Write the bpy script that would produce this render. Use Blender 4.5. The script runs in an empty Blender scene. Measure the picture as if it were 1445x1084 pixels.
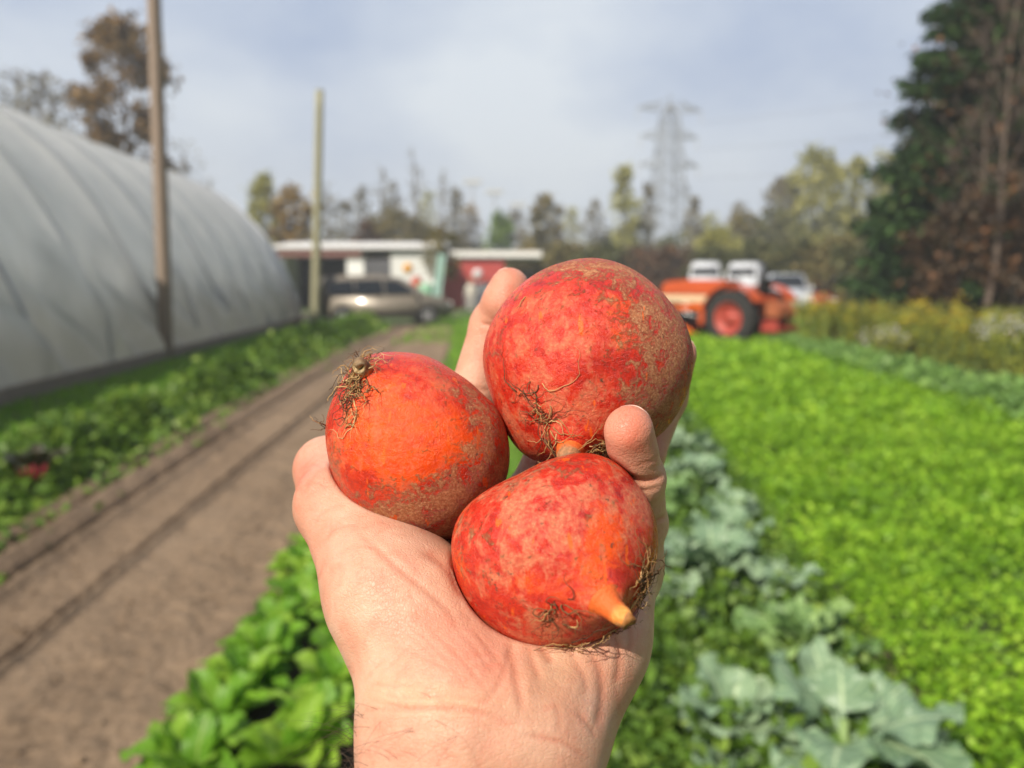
import bpy, bmesh, math, random
import numpy as np
from mathutils import Vector, Matrix

random.seed(7)
RNG = np.random.default_rng(11)
SC = bpy.context.scene
COL = SC.collection
R = math.radians

# ------------------------------------------------------------------ camera frame
F, CX, CY, HC = 1085.0, 722.5, 542.0, 1.55
HOR = 398.0
PITCH = math.atan((CY - HOR) / F)
CAM = np.array([0.0, 0.0, HC])
AX_R = np.array([1.0, 0.0, 0.0])
AX_U = np.array([0.0, math.sin(PITCH), math.cos(PITCH)])
AX_F = np.array([0.0, math.cos(PITCH), -math.sin(PITCH)])


def J(px, py, d):
    """hand frame (x right, y up, z towards the viewer), metres"""
    return np.array([(px - CX) / F * d, -(py - CY) / F * d, -d])


def G(px, py):
    d = AX_R * (px - CX) / F - AX_U * (py - CY) / F + AX_F
    t = -HC / d[2]
    return CAM[0] + d[0] * t, CAM[1] + d[1] * t


def AT(px, y, py=HOR):
    d = AX_R * (px - CX) / F - AX_U * (py - CY) / F + AX_F
    return d[0] * y / d[1]


def ZT(py, y):
    d = -AX_U * (py - CY) / F + AX_F
    return HC + d[2] * y / d[1]


# ------------------------------------------------------------------ object helpers
def tag(o, label=None, cat=None, group=None, kind=None):
    if label: o['label'] = label
    if cat: o['category'] = cat
    if group: o['group'] = group
    if kind: o['kind'] = kind
    return o


def link(name, me, mat=None, parent=None, smooth=False):
    o = bpy.data.objects.new(name, me)
    COL.objects.link(o)
    if mat is not None and me is not None and len(me.materials) == 0:
        me.materials.append(mat)
    if parent is not None:
        o.parent = parent
    if smooth and me is not None:
        me.polygons.foreach_set('use_smooth', np.ones(len(me.polygons), dtype=bool))
    return o


def empty(name, loc, rz=0.0):
    o = bpy.data.objects.new(name, None)
    COL.objects.link(o)
    o.location = loc
    o.rotation_euler = (0, 0, rz)
    o.empty_display_size = 0.1
    return o


def copy_tree(o, parent=None):
    c = o.copy()
    COL.objects.link(c)
    if parent is not None:
        c.parent = parent
    for ch in list(o.children):
        copy_tree(ch, c)
    return c


def np_mesh(name, V, Fc):
    """V (n,3), Fc (m,k) constant k"""
    me = bpy.data.meshes.new(name)
    V = np.asarray(V, dtype=np.float32)
    Fc = np.asarray(Fc, dtype=np.int32)
    m, k = Fc.shape
    me.vertices.add(len(V))
    me.vertices.foreach_set('co', V.ravel())
    me.loops.add(m * k)
    me.loops.foreach_set('vertex_index', Fc.ravel())
    me.polygons.add(m)
    me.polygons.foreach_set('loop_start', np.arange(0, m * k, k, dtype=np.int32))
    me.polygons.foreach_set('loop_total', np.full(m, k, dtype=np.int32))
    me.update(calc_edges=True)
    me.validate()
    return me


class MB:
    def __init__(self):
        self.v = []
        self.f = []

    def add(self, vs, fs):
        b = len(self.v)
        self.v.extend([tuple(x) for x in vs])
        self.f.extend([tuple(i + b for i in f) for f in fs])

    def box(self, c, s, rz=0.0, rx=0.0, ry=0.0):
        M = Matrix.Rotation(rz, 3, 'Z') @ Matrix.Rotation(ry, 3, 'Y') @ Matrix.Rotation(rx, 3, 'X')
        vs = []
        for sx in (-1, 1):
            for sy in (-1, 1):
                for sz in (-1, 1):
                    vs.append(Vector(c) + M @ Vector((sx * s[0] / 2, sy * s[1] / 2, sz * s[2] / 2)))
        self.add(vs, [(0, 1, 3, 2), (4, 6, 7, 5), (0, 4, 5, 1), (2, 3, 7, 6), (0, 2, 6, 4), (1, 5, 7, 3)])

    def tube(self, pts, rad, n=8, cap=True):
        pts = [Vector(p) for p in pts]
        if not hasattr(rad, '__len__'):
            rad = [rad] * len(pts)
        vs = []
        prev = None
        for i, p in enumerate(pts):
            a = pts[max(i - 1, 0)]
            b = pts[min(i + 1, len(pts) - 1)]
            t = (b - a).normalized() if (b - a).length > 1e-9 else Vector((0, 0, 1))
            if prev is None:
                u = t.orthogonal().normalized()
            else:
                u = (prev - t * prev.dot(t))
                u = u.normalized() if u.length > 1e-6 else t.orthogonal().normalized()
            prev = u
            w = t.cross(u)
            for k in range(n):
                an = 2 * math.pi * k / n
                vs.append(p + (u * math.cos(an) + w * math.sin(an)) * rad[i])
        fs = []
        for i in range(len(pts) - 1):
            for k in range(n):
                k2 = (k + 1) % n
                fs.append((i * n + k, i * n + k2, (i + 1) * n + k2, (i + 1) * n + k))
        if cap:
            fs.append(tuple(range(n - 1, -1, -1)))
            fs.append(tuple((len(pts) - 1) * n + k for k in range(n)))
        self.add(vs, fs)

    def lathe(self, c, prof, axis='Y', n=24, cap=True):
        """prof list of (r, h) along axis"""
        vs = []
        for (r, h) in prof:
            for k in range(n):
                a = 2 * math.pi * k / n
                x, y = r * math.cos(a), r * math.sin(a)
                if axis == 'Y': p = (x, h, y)
                elif axis == 'Z': p = (x, y, h)
                else: p = (h, x, y)
                vs.append((c[0] + p[0], c[1] + p[1], c[2] + p[2]))
        fs = []
        m = len(prof)
        for i in range(m - 1):
            for k in range(n):
                k2 = (k + 1) % n
                fs.append((i * n + k, (i + 1) * n + k, (i + 1) * n + k2, i * n + k2))
        if cap:
            fs.append(tuple(range(n)))
            fs.append(tuple((m - 1) * n + k for k in range(n - 1, -1, -1)))
        self.add(vs, fs)

    def prism(self, prof, y0, y1, taper=None):
        """side profile [(x,z)] extruded along y; taper(z)->scale of half width"""
        n = len(prof)
        vs = []
        ym, hw = (y0 + y1) / 2, (y1 - y0) / 2
        for s in (-1, 1):
            for (x, z) in prof:
                k = taper(x, z) if taper else 1.0
                vs.append((x, ym + s * hw * k, z))
        fs = [tuple(range(n)), tuple(range(2 * n - 1, n - 1, -1))]
        for i in range(n):
            j = (i + 1) % n
            fs.append((j, i, n + i, n + j))
        self.add(vs, fs)

    def build(self, name, mat, parent=None, smooth=False, bevel=0.0, seg=2):
        me = bpy.data.meshes.new(name)
        me.from_pydata(self.v, [], self.f)
        bm = bmesh.new()
        bm.from_mesh(me)
        bmesh.ops.recalc_face_normals(bm, faces=bm.faces)
        if bevel > 0:
            es = [e for e in bm.edges if len(e.link_faces) == 2 and e.calc_face_angle(0) > 0.35]
            bmesh.ops.bevel(bm, geom=es, offset=bevel, segments=seg, affect='EDGES', clamp_overlap=True)
        bm.to_mesh(me)
        bm.free()
        return link(name, me, mat, parent, smooth)


# ------------------------------------------------------------------ materials
class NT:
    def __init__(self, name):
        self.m = bpy.data.materials.new(name)
        self.m.use_nodes = True
        self.t = self.m.node_tree
        self.t.nodes.clear()
        self.out = self.t.nodes.new('ShaderNodeOutputMaterial')

    def set(self, sock, v):
        if isinstance(v, bpy.types.NodeSocket):
            self.t.links.new(v, sock)
        elif v is not None:
            if hasattr(sock.default_value, '__len__') and hasattr(v, '__len__') and len(sock.default_value) == 4 and len(v) == 3:
                v = tuple(v) + (1.0,)
            sock.default_value = v

    def n(self, typ, ins=None, **at):
        nd = self.t.nodes.new('ShaderNode' + typ)
        for k, v in at.items():
            setattr(nd, k, v)
        for k, v in (ins or {}).items():
            self.set(nd.inputs[k], v)
        return nd

    def math(self, op, a, b=0.0, c=0.0, clamp=False):
        nd = self.n('Math', {0: a, 1: b, 2: c}, operation=op)
        nd.use_clamp = clamp
        return nd.outputs[0]

    def mix(self, f, a, b, blend='MIX'):
        nd = self.n('MixRGB', {0: f, 1: a, 2: b}, blend_type=blend)
        return nd.outputs[0]

    def ramp(self, f, stops, interp='LINEAR'):
        nd = self.n('ValToRGB', {0: f})
        cr = nd.color_ramp
        cr.interpolation = interp
        while len(cr.elements) > 1:
            cr.elements.remove(cr.elements[0])
        for i, (p, c) in enumerate(stops):
            e = cr.elements[0] if i == 0 else cr.elements.new(p)
            e.position = p
            if not hasattr(c, '__len__'): c = (c, c, c)
            e.color = tuple(c) + (1.0,)
        return nd.outputs[0]

    def sstep(self, x, a, b):
        nd = self.n('MapRange', {0: x, 1: a, 2: b, 3: 0.0, 4: 1.0}, interpolation_type='SMOOTHSTEP')
        return nd.outputs[0]

    def noise(self, vec, scale, detail=4.0, rough=0.55, dist=0.0):
        nd = self.n('TexNoise', {'Scale': scale, 'Detail': detail, 'Roughness': rough, 'Distortion': dist})
        if vec is not None: self.set(nd.inputs['Vector'], vec)
        return nd.outputs[0]

    def voro(self, vec, scale, feature='F1', rnd=1.0):
        nd = self.n('TexVoronoi', {'Scale': scale, 'Randomness': rnd}, feature=feature)
        if vec is not None: self.set(nd.inputs['Vector'], vec)
        return nd.outputs[0]

    def obj(self):
        return self.n('TexCoord').outputs['Object']

    def stretch(self, vec, s, rot=(0, 0, 0)):
        nd = self.n('Mapping', {'Vector': vec, 'Scale': s, 'Rotation': rot})
        return nd.outputs[0]

    def bump(self, h, strength=0.3, dist=0.001, normal=None):
        nd = self.n('Bump', {'Strength': strength, 'Distance': dist, 'Height': h})
        if normal is not None: self.set(nd.inputs['Normal'], normal)
        return nd.outputs[0]

    def principled(self, **kw):
        nd = self.n('BsdfPrincipled')
        for k, v in kw.items():
            self.set(nd.inputs[k.replace('_', ' ')], v)
        return nd.outputs[0]

    def done(self, sh):
        self.t.links.new(sh, self.out.inputs['Surface'])
        return self.m


def simple(name, col, rough=0.6, metal=0.0, var=0.15, scale=6.0, bump=0.0, spec=0.4, coat=0.0):
    t = NT(name)
    o = t.obj()
    nz = t.noise(o, scale, 5)
    c = t.mix(nz, tuple(x * (1 - var) for x in col), tuple(min(1, x * (1 + var)) for x in col))
    kw = dict(Base_Color=c, Roughness=rough, Metallic=metal, Specular_IOR_Level=spec, Coat_Weight=coat)
    if bump:
        kw['Normal'] = t.bump(t.noise(o, scale * 6, 4), bump, 0.02)
    return t.done(t.principled(**kw))


def leafmat(name, a, b, trans=0.35, rough=0.45, c=None, veins=False, spec=0.4, clump=1.5):
    """foliage: colour varies leaf by leaf and in clumps; light comes through"""
    t = NT(name)
    geo = t.n('NewGeometry')
    rnd = geo.outputs['Random Per Island']
    pos = geo.outputs['Position']
    cl = t.noise(pos, clump, 2)
    if veins:
        rnd = t.math('ADD', t.math('MULTIPLY', rnd, 0.7), t.math('MULTIPLY', t.n('ObjectInfo').outputs['Random'], 0.55))
    f = t.math('ADD', t.math('MULTIPLY', rnd, 0.65), t.math('MULTIPLY', t.math('SUBTRACT', cl, 0.3), 0.8), clamp=True)
    st = [(0.0, a), (0.75, b)] if c is None else [(0.0, a), (0.55, b), (0.9, c)]
    col = t.ramp(f, st)
    if veins:
        uv = t.n('UVMap').outputs[0]
        sx = t.n('SeparateXYZ', {0: uv})
        u = t.math('ABSOLUTE', t.math('SUBTRACT', sx.outputs[0], 0.5))
        v = sx.outputs[1]
        mid = t.math('SUBTRACT', 1.0, t.sstep(u, 0.012, 0.045))
        lat = t.math('ABSOLUTE', t.math('SUBTRACT', t.math('FRACT', t.math('SUBTRACT', t.math('MULTIPLY', v, 6.0), t.math('MULTIPLY', u, 5.5))), 0.5))
        lat = t.math('MULTIPLY', t.math('SUBTRACT', 1.0, t.sstep(lat, 0.03, 0.12)), 0.55)
        vv = t.math('MAXIMUM', mid, lat)
        col = t.mix(t.math('MULTIPLY', vv, 0.75), col, veins)
    p = t.principled(Base_Color=col, Roughness=rough, Specular_IOR_Level=spec)
    tr = t.n('BsdfTranslucent', {'Color': t.mix(0.35, col, (0.55, 0.75, 0.08), 'MULTIPLY') if False else col}).outputs[0]
    mx = t.n('MixShader', {0: trans, 1: p, 2: tr})
    return t.done(mx.outputs[0])


def barkmat(name, col, var=0.35):
    t = NT(name)
    o = t.n('NewGeometry').outputs['Position']
    s = t.stretch(o, (6, 6, 0.8))
    nz = t.noise(s, 3.0, 6)
    c = t.mix(nz, tuple(x * (1 - var) for x in col), tuple(x * (1 + var) for x in col))
    return t.done(t.principled(Base_Color=c, Roughness=0.85, Normal=t.bump(nz, 0.5, 0.02)))


# ------------------------------------------------------------------ signed distance tools
def smin(a, b, k):
    h = np.clip(0.5 + 0.5 * (b - a) / k, 0, 1)
    return b + (a - b) * h - k * h * (1 - h)


def smax(a, b, k):
    return -smin(-a, -b, k)


def cone(p, a, b, ra, rb):
    ab = b - a
    h = np.clip(((p - a) @ ab) / max(ab @ ab, 1e-12), 0, 1)
    return np.linalg.norm(p - a - h[:, None] * ab, axis=1) - (ra + (rb - ra) * h)


def ball(p, c, r):
    return np.linalg.norm(p - c, axis=1) - r


def surface_nets(f, lo, hi, h):
    B = 4
    lo = np.array(lo, float)
    hi = np.array(hi, float)
    nb = np.ceil((hi - lo) / (h * B)).astype(int)

    def ev(P):
        out = np.empty(len(P), np.float32)
        for i in range(0, len(P), 300000):
            out[i:i + 300000] = f(P[i:i + 300000])
        return out
    cc = [lo[i] + (np.arange(nb[i]) + 0.5) * h * B for i in range(3)]
    X, Y, Z = np.meshgrid(*cc, indexing='ij')
    d = ev(np.stack([X.ravel(), Y.ravel(), Z.ravel()], 1)).reshape(nb)
    act = np.abs(d) < h * B * 1.1 + h * 2

    def rep(a):
        return np.pad(a.repeat(B, 0).repeat(B, 1).repeat(B, 2), (0, 1), mode='edge')
    D = rep(d)
    M = rep(act)
    for ax in range(3):
        s1 = [slice(None)] * 3
        s0 = [slice(None)] * 3
        s1[ax] = slice(1, None)
        s0[ax] = slice(None, -1)
        M[tuple(s1)] |= M[tuple(s0)].copy()
    idx = np.argwhere(M)
    D[M] = ev(lo + idx * h)
    S = D < 0
    n = np.array(S.shape) - 1
    cnt = np.zeros(n, np.int8)
    for a in (0, 1):
        for b in (0, 1):
            for c in (0, 1):
                cnt += S[a:n[0] + a, b:n[1] + b, c:n[2] + c]
    cells = (cnt > 0) & (cnt < 8)
    ci = np.argwhere(cells)
    vid = np.full(n, -1, np.int32)
    vid[cells] = np.arange(len(ci))
    acc = np.zeros((len(ci), 3))
    wt = np.zeros(len(ci))
    corners = [(a, b, c) for a in (0, 1) for b in (0, 1) for c in (0, 1)]
    for p in corners:
        for ax in range(3):
            if p[ax]: continue
            q = list(p)
            q[ax] = 1
            dp = D[ci[:, 0] + p[0], ci[:, 1] + p[1], ci[:, 2] + p[2]]
            dq = D[ci[:, 0] + q[0], ci[:, 1] + q[1], ci[:, 2] + q[2]]
            m = (dp < 0) != (dq < 0)
            t = np.where(m, dp / np.where(m, dp - dq, 1), 0)
            pos = np.array(p)[None, :].repeat(len(ci), 0).astype(float)
            pos[:, ax] += t
            acc[m] += pos[m]
            wt[m] += 1
    V = lo + (ci + acc / wt[:, None]) * h
    quads = []
    for ax in range(3):
        u, v = (ax + 1) % 3, (ax + 2) % 3
        s0 = [slice(None)] * 3
        s1 = [slice(None)] * 3
        s0[ax] = slice(None, -1)
        s1[ax] = slice(1, None)
        A, Bq = S[tuple(s0)], S[tuple(s1)]
        e = np.argwhere(A != Bq)
        e = e[(e[:, u] > 0) & (e[:, v] > 0) & (e[:, u] < n[u]) & (e[:, v] < n[v])]
        ins = A[e[:, 0], e[:, 1], e[:, 2]]

        def cell(du, dv):
            c = e.copy()
            c[:, u] += du
            c[:, v] += dv
            return vid[c[:, 0], c[:, 1], c[:, 2]]
        q = np.stack([cell(-1, -1), cell(0, -1), cell(0, 0), cell(-1, 0)], 1)
        q[~ins] = q[~ins][:, ::-1]
        quads.append(q)
    Q = np.concatenate(quads)
    Q = Q[(Q >= 0).all(1)]
    for _ in range(2):
        eps = h * 0.4
        g = np.stack([ev(V + np.eye(3)[i] * eps) - ev(V - np.eye(3)[i] * eps) for i in range(3)], 1) / (2 * eps)
        dv = ev(V)
        gn = np.maximum((g * g).sum(1), 0.05)
        V = V - np.clip(dv / gn, -h, h)[:, None] * g
    Nn = g / np.maximum(np.linalg.norm(g, axis=1), 1e-6)[:, None]
    return V, Q, Nn


def to_px(V):
    d = -V[:, 2]
    return np.stack([CX + V[:, 0] / d * F, CY - V[:, 1] / d * F], 1)


def seg_dist(P, poly):
    best = np.full(len(P), 1e9)
    par = np.zeros(len(P))
    L = 0.0
    poly = np.array(poly, float)
    tot = np.linalg.norm(np.diff(poly, axis=0), axis=1).sum()
    for a, b in zip(poly[:-1], poly[1:]):
        ab = b - a
        l = np.linalg.norm(ab)
        h = np.clip(((P - a) @ ab) / (l * l), 0, 1)
        dd = np.linalg.norm(P - a - h[:, None] * ab, axis=1)
        m = dd < best
        best[m] = dd[m]
        par[m] = (L + h[m] * l) / tot
        L += l
    return best, par


def smooth_poly(pts, k=4):
    """Catmull-Rom"""
    p = np.array(pts, float)
    p = np.vstack([2 * p[0] - p[1], p, 2 * p[-1] - p[-2]])
    out = []
    for i in range(1, len(p) - 2):
        for j in range(k):
            t = j / k
            out.append(0.5 * ((2 * p[i]) + (-p[i - 1] + p[i + 1]) * t + (2 * p[i - 1] - 5 * p[i] + 4 * p[i + 1] - p[i + 2]) * t * t
                              + (-p[i - 1] + 3 * p[i] - 3 * p[i + 1] + p[i + 2]) * t ** 3))
    out.append(p[-2])
    return np.array(out)


HAND_ORG = J(690, 1000, 0.225)


def to_world(V):
    V = np.asarray(V)
    return CAM + V[..., 0:1] * AX_R + V[..., 1:2] * AX_U - V[..., 2:3] * AX_F


def place_handframe(o, org):
    o.location = Vector(to_world(np.array(org))[:3])
    o.rotation_euler = (math.pi / 2 - PITCH, 0, 0)


# ------------------------------------------------------------------ beets
class Beet:
    def __init__(self, ctr, depth, outline, D, root_px, root_amp, root_sig, seed, lump=0.006):
        self.c = J(ctr[0], ctr[1], depth)
        o = np.array(outline, float)
        x = (o[:, 0] - ctr[0]) / F * depth
        y = -(o[:, 1] - ctr[1]) / F * depth
        th = np.arctan2(y, x)
        r = np.hypot(x, y)
        s = np.argsort(th)
        th, r = th[s], r[s]
        self.th = np.concatenate([th - 2 * np.pi, th, th + 2 * np.pi])
        self.r = np.concatenate([r, r, r])
        k = np.linspace(-np.pi, np.pi, 721)
        rr = np.interp(k, self.th, self.r)
        ker = np.hanning(41)
        ker /= ker.sum()
        rr = np.convolve(np.concatenate([rr[-61:-1], rr, rr[1:61]]), ker, 'same')[60:-60]
        self.k, self.rr, self.rm = k, rr, rr.mean()
        self.D = D
        g = np.random.default_rng(seed)
        self.waves = [(g.normal(0, 1, 3) * g.uniform(2, 5), g.uniform(0, 6.28), lump * g.uniform(0.3, 1)) for _ in range(7)]
        rx, ry = (root_px[0] - ctr[0]) / F * depth, -(root_px[1] - ctr[1]) / F * depth
        t = math.atan2(ry, rx)
        rho = min(0.985, math.hypot(rx, ry) / np.interp(t, k, rr))
        self.u = np.array([math.cos(t) * rho, math.sin(t) * rho, math.sqrt(1 - rho * rho)])
        self.amp, self.sig = root_amp, root_sig

    def radius_pt(self, u):
        th = np.arctan2(u[:, 1], u[:, 0])
        s = np.clip(np.hypot(u[:, 0], u[:, 1]), 0, 1)
        w = s ** 3.5
        Rr = self.rm + (np.interp(th, self.k, self.rr) - self.rm) * w
        p = np.stack([u[:, 0] * Rr, u[:, 1] * Rr, u[:, 2] * self.D], 1)
        l = np.zeros(len(u))
        for kv, ph, a in self.waves:
            l += a * np.sin(u @ kv + ph)
        p *= (1 + l * np.clip(1 - s, 0, 1) * 1.5)[:, None]
        ang = np.arccos(np.clip(u @ self.u, -1, 1))
        b = self.amp * np.exp(-(ang / self.sig) ** 2) + self.amp * 0.5 * np.exp(-(ang / (self.sig * 2.4)) ** 2)
        p += b[:, None] * self.u
        return p

    def sdf(self, P):
        q = P - self.c
        u = q / np.array([1, 1, 1])
        L = np.linalg.norm(q, axis=1)
        # map point back to parameter direction
        th = np.arctan2(q[:, 1], q[:, 0])
        Rr = np.interp(th, self.k, self.rr)
        dirs = np.stack([q[:, 0] / Rr, q[:, 1] / Rr, q[:, 2] / self.D], 1)
        n = np.linalg.norm(dirs, axis=1)
        return L * (1 - 1 / np.maximum(n, 1e-6))


B1 = Beet((828, 508), 0.283, [
    (828, 366), (793, 372), (760, 385), (731, 406), (704, 438), (686, 474), (681, 503), (685, 533), (695, 562), (707, 595), (719, 618),
    (737, 640), (757, 650), (798, 652), (830, 652), (870, 645), (905, 628), (934, 609), (945, 596), (958, 574), (970, 545), (975, 518),
    (976, 503), (971, 480), (961, 453), (943, 430), (925, 409), (902, 390), (875, 375), (852, 368)], 0.0375, (801, 612), 0.0045, 0.22, 3)
B2 = Beet((592, 632), 0.275, [
    (464, 591), (467, 640), (480, 682), (502, 714), (539, 741), (577, 757), (614, 763), (641, 757), (665, 745), (690, 722), (710, 688),
    (718, 661), (717, 618), (705, 581), (678, 554), (641, 525), (603, 503), (560, 498), (528, 500), (499, 519), (480, 549)],
    0.0325, (531, 530), 0.0022, 0.25, 5)
B3 = Beet((782, 775), 0.242, [
    (825, 639), (797, 644), (775, 650), (750, 662), (731, 673), (703, 685), (678, 699), (656, 717), (642, 739), (637, 764), (639, 792),
    (645, 816), (656, 841), (675, 866), (697, 883), (722, 897), (747, 904), (775, 907), (803, 905), (830, 898), (855, 887), (875, 874),
    (893, 855), (911, 825), (923, 792), (927, 758), (923, 728), (913, 703), (897, 681), (880, 661), (861, 648), (844, 642)],
    0.0305, (834, 806), 0.0050, 0.20, 9)


def ico_dirs(sub):
    bm = bmesh.new()
    bmesh.ops.create_icosphere(bm, subdivisions=sub, radius=1.0)
    V = np.array([v.co[:] for v in bm.verts])
    Fc = np.array([[v.index for v in f.verts] for f in bm.faces])
    bm.free()
    return V / np.linalg.norm(V, axis=1)[:, None], Fc


ICO_V, ICO_F = ico_dirs(7)


def beet_mat(name, seed, dust, red=(0.53, 0.024, 0.010)):
    t = NT(name)
    o = t.n('Mapping', {'Vector': t.obj(), 'Location': (seed, seed * 0.7, seed * 1.3)}).outputs[0]
    at = t.n('Attribute', attribute_name='mask')
    sep = t.n('SeparateColor', {0: at.outputs['Color']})
    dirt, orange, pink = sep.outputs[0], sep.outputs[1], sep.outputs[2]
    n1 = t.noise(o, 95, 8, 0.66, 0.4)
    n2 = t.noise(o, 330, 9, 0.72, 0.5)
    n3 = t.noise(o, 900, 6, 0.7)
    n4 = t.noise(o, 2600, 3, 0.6)
    n5 = t.noise(o, 190, 9, 0.75, 0.7)
    # skin: deep red with orange where it is scuffed or thin
    mott = t.math('ADD', t.math('MULTIPLY', n1, 0.6), t.math('MULTIPLY', n2, 0.4))
    col = t.ramp(mott, [(0.34, (red[0] * 0.55, red[1] * 0.5, red[2] * .8)), (0.46, red), (0.56, (0.60, 0.06, 0.022)), (0.66, (0.66, 0.14, 0.035))])
    of = t.sstep(t.math('ADD', t.math('MULTIPLY', orange, 0.78), t.math('MULTIPLY', t.math('SUBTRACT', mott, 0.5), 2.6)), 0.22, 0.72)
    ocol = t.ramp(n5, [(0.3, (0.64, 0.042, 0.003)), (0.55, (0.80, 0.085, 0.004)), (0.75, (0.83, 0.16, 0.014))])
    col = t.mix(of, col, ocol)
    # pale pink scuffed bloom
    pst = t.noise(t.stretch(o, (230, 120, 230), (0.3, 0.2, 0.35)), 1.0, 7, 0.7, 0.6)
    pf = t.sstep(t.math('ADD', t.math('MULTIPLY', pink, 0.60), t.math('ADD', t.math('MULTIPLY', t.math('SUBTRACT', pst, 0.48), 3.0), t.math('MULTIPLY', t.math('SUBTRACT', n1, 0.48), 2.6))), 0.18, 0.72)
    pcol = t.ramp(n3, [(0.35, (0.46, 0.070, 0.036)), (0.5, (0.57, 0.165, 0.085)), (0.65, (0.69, 0.30, 0.145))])
    col = t.mix(t.math('MULTIPLY', pf, 0.34 + 0.36 * dust), col, pcol)
    # dry soil film
    df = t.sstep(t.math('ADD', t.math('MULTIPLY', dirt, 0.78), t.math('ADD', t.math('MULTIPLY', t.math('SUBTRACT', n5, 0.5), 3.4), t.math('MULTIPLY', t.math('SUBTRACT', n3, 0.5), 1.5))), 0.34, 0.80)
    dcol = t.ramp(t.noise(o, 1100, 8, 0.8), [(0.32, (0.11, 0.05, 0.02)), (0.5, (0.37, 0.19, 0.08)), (0.66, (0.68, 0.45, 0.24))])
    dcol = t.mix(0.18, dcol, col)
    col = t.mix(t.math('MULTIPLY', df, 0.88), col, dcol)
    # fine dust flecks and dark soil specks
    fl = t.sstep(t.noise(o, 1300, 6, 0.78), 0.62 - dust * 0.05, 0.67)
    col = t.mix(t.math('MULTIPLY', fl, t.math('ADD', 0.08, t.math('MULTIPLY', t.math('MAXIMUM', pf, df), 0.5))), col, (0.70, 0.44, 0.25))
    sp = t.math('MULTIPLY', t.sstep(t.noise(o, 480, 6, 0.7), 0.57, 0.63), t.sstep(t.noise(o, 75, 3), 0.56, 0.64))
    col = t.mix(t.math('MULTIPLY', sp, 0.85), col, (0.075, 0.045, 0.022))
    # scratches showing bright flesh
    sc = t.noise(t.stretch(o, (260, 60, 120), (0.5, 0.3, 0.8)), 1.0, 2)
    scf = t.math('MULTIPLY', t.sstep(sc, 0.67, 0.70), 0.85)
    col = t.mix(scf, col, (0.80, 0.12, 0.01))
    rough = t.math('ADD', 0.26, t.math('MULTIPLY', t.math('MAXIMUM', df, t.math('MULTIPLY', pf, 0.7)), 0.42))
    h = t.math('ADD', t.math('MULTIPLY', n2, 0.8), t.math('ADD', t.math('MULTIPLY', n3, t.math('ADD', 0.25, t.math('MULTIPLY', df, 0.5))), t.math('MULTIPLY', n4, t.math('ADD', 0.06, t.math('MULTIPLY', df, 0.25)))))
    nb = t.bump(h, 0.9, 0.0010)
    p = t.principled(Base_Color=col, Roughness=rough, Specular_IOR_Level=0.38, Normal=nb,
                     Subsurface_Weight=0.12, Subsurface_Radius=(0.004, 0.0012, 0.0006), Subsurface_Scale=1.0)
    return t.done(p)


def gauss_mask(px, spots):
    m = np.zeros(len(px))
    for (x, y, sx, sy, rot, a) in spots:
        c, s = math.cos(R(rot)), math.sin(R(rot))
        dx, dy = px[:, 0] - x, px[:, 1] - y
        u, v = (dx * c + dy * s) / sx, (-dx * s + dy * c) / sy
        m += a * np.exp(-(u * u + v * v))
    return np.clip(m, 0, 1)


def paint(me, name, cols):
    ca = me.color_attributes.new(name, 'FLOAT_COLOR', 'POINT')
    c = np.ones((len(cols), 4), np.float32)
    c[:, :3] = cols
    ca.data.foreach_set('color', c.ravel())


def strand(mb, bt, u0, length, rad, rng, lift=0.0012, wig=0.5, curl=0.0, n=14, heading=None):
    """a thin rootlet that wanders over the beet's skin"""
    u = np.array(u0, float)
    u /= np.linalg.norm(u)
    t = rng.normal(0, 1, 3) if heading is None else np.array(heading, float)
    t -= u * (t @ u)
    t /= np.linalg.norm(t)
    pts, rs = [], []
    step = length / n / bt.rm
    off = 0.0
    lf = 0.0
    for i in range(n + 1):
        p = bt.radius_pt(u[None])[0]
        pts.append(p + u * (0.0002 + lf))
        rs.append(rad * (1 - 0.75 * i / n))
        lf = max(0.0, lf + rng.normal(0.35, 0.7) * lift / n * 2.2)
        w = np.cross(u, t)
        t = t + w * (rng.normal(0, wig) + curl)
        u = u + t * step
        u /= np.linalg.norm(u)
        t -= u * (t @ u)
        t /= np.linalg.norm(t)
    mb.tube(pts, rs, 5)


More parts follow.
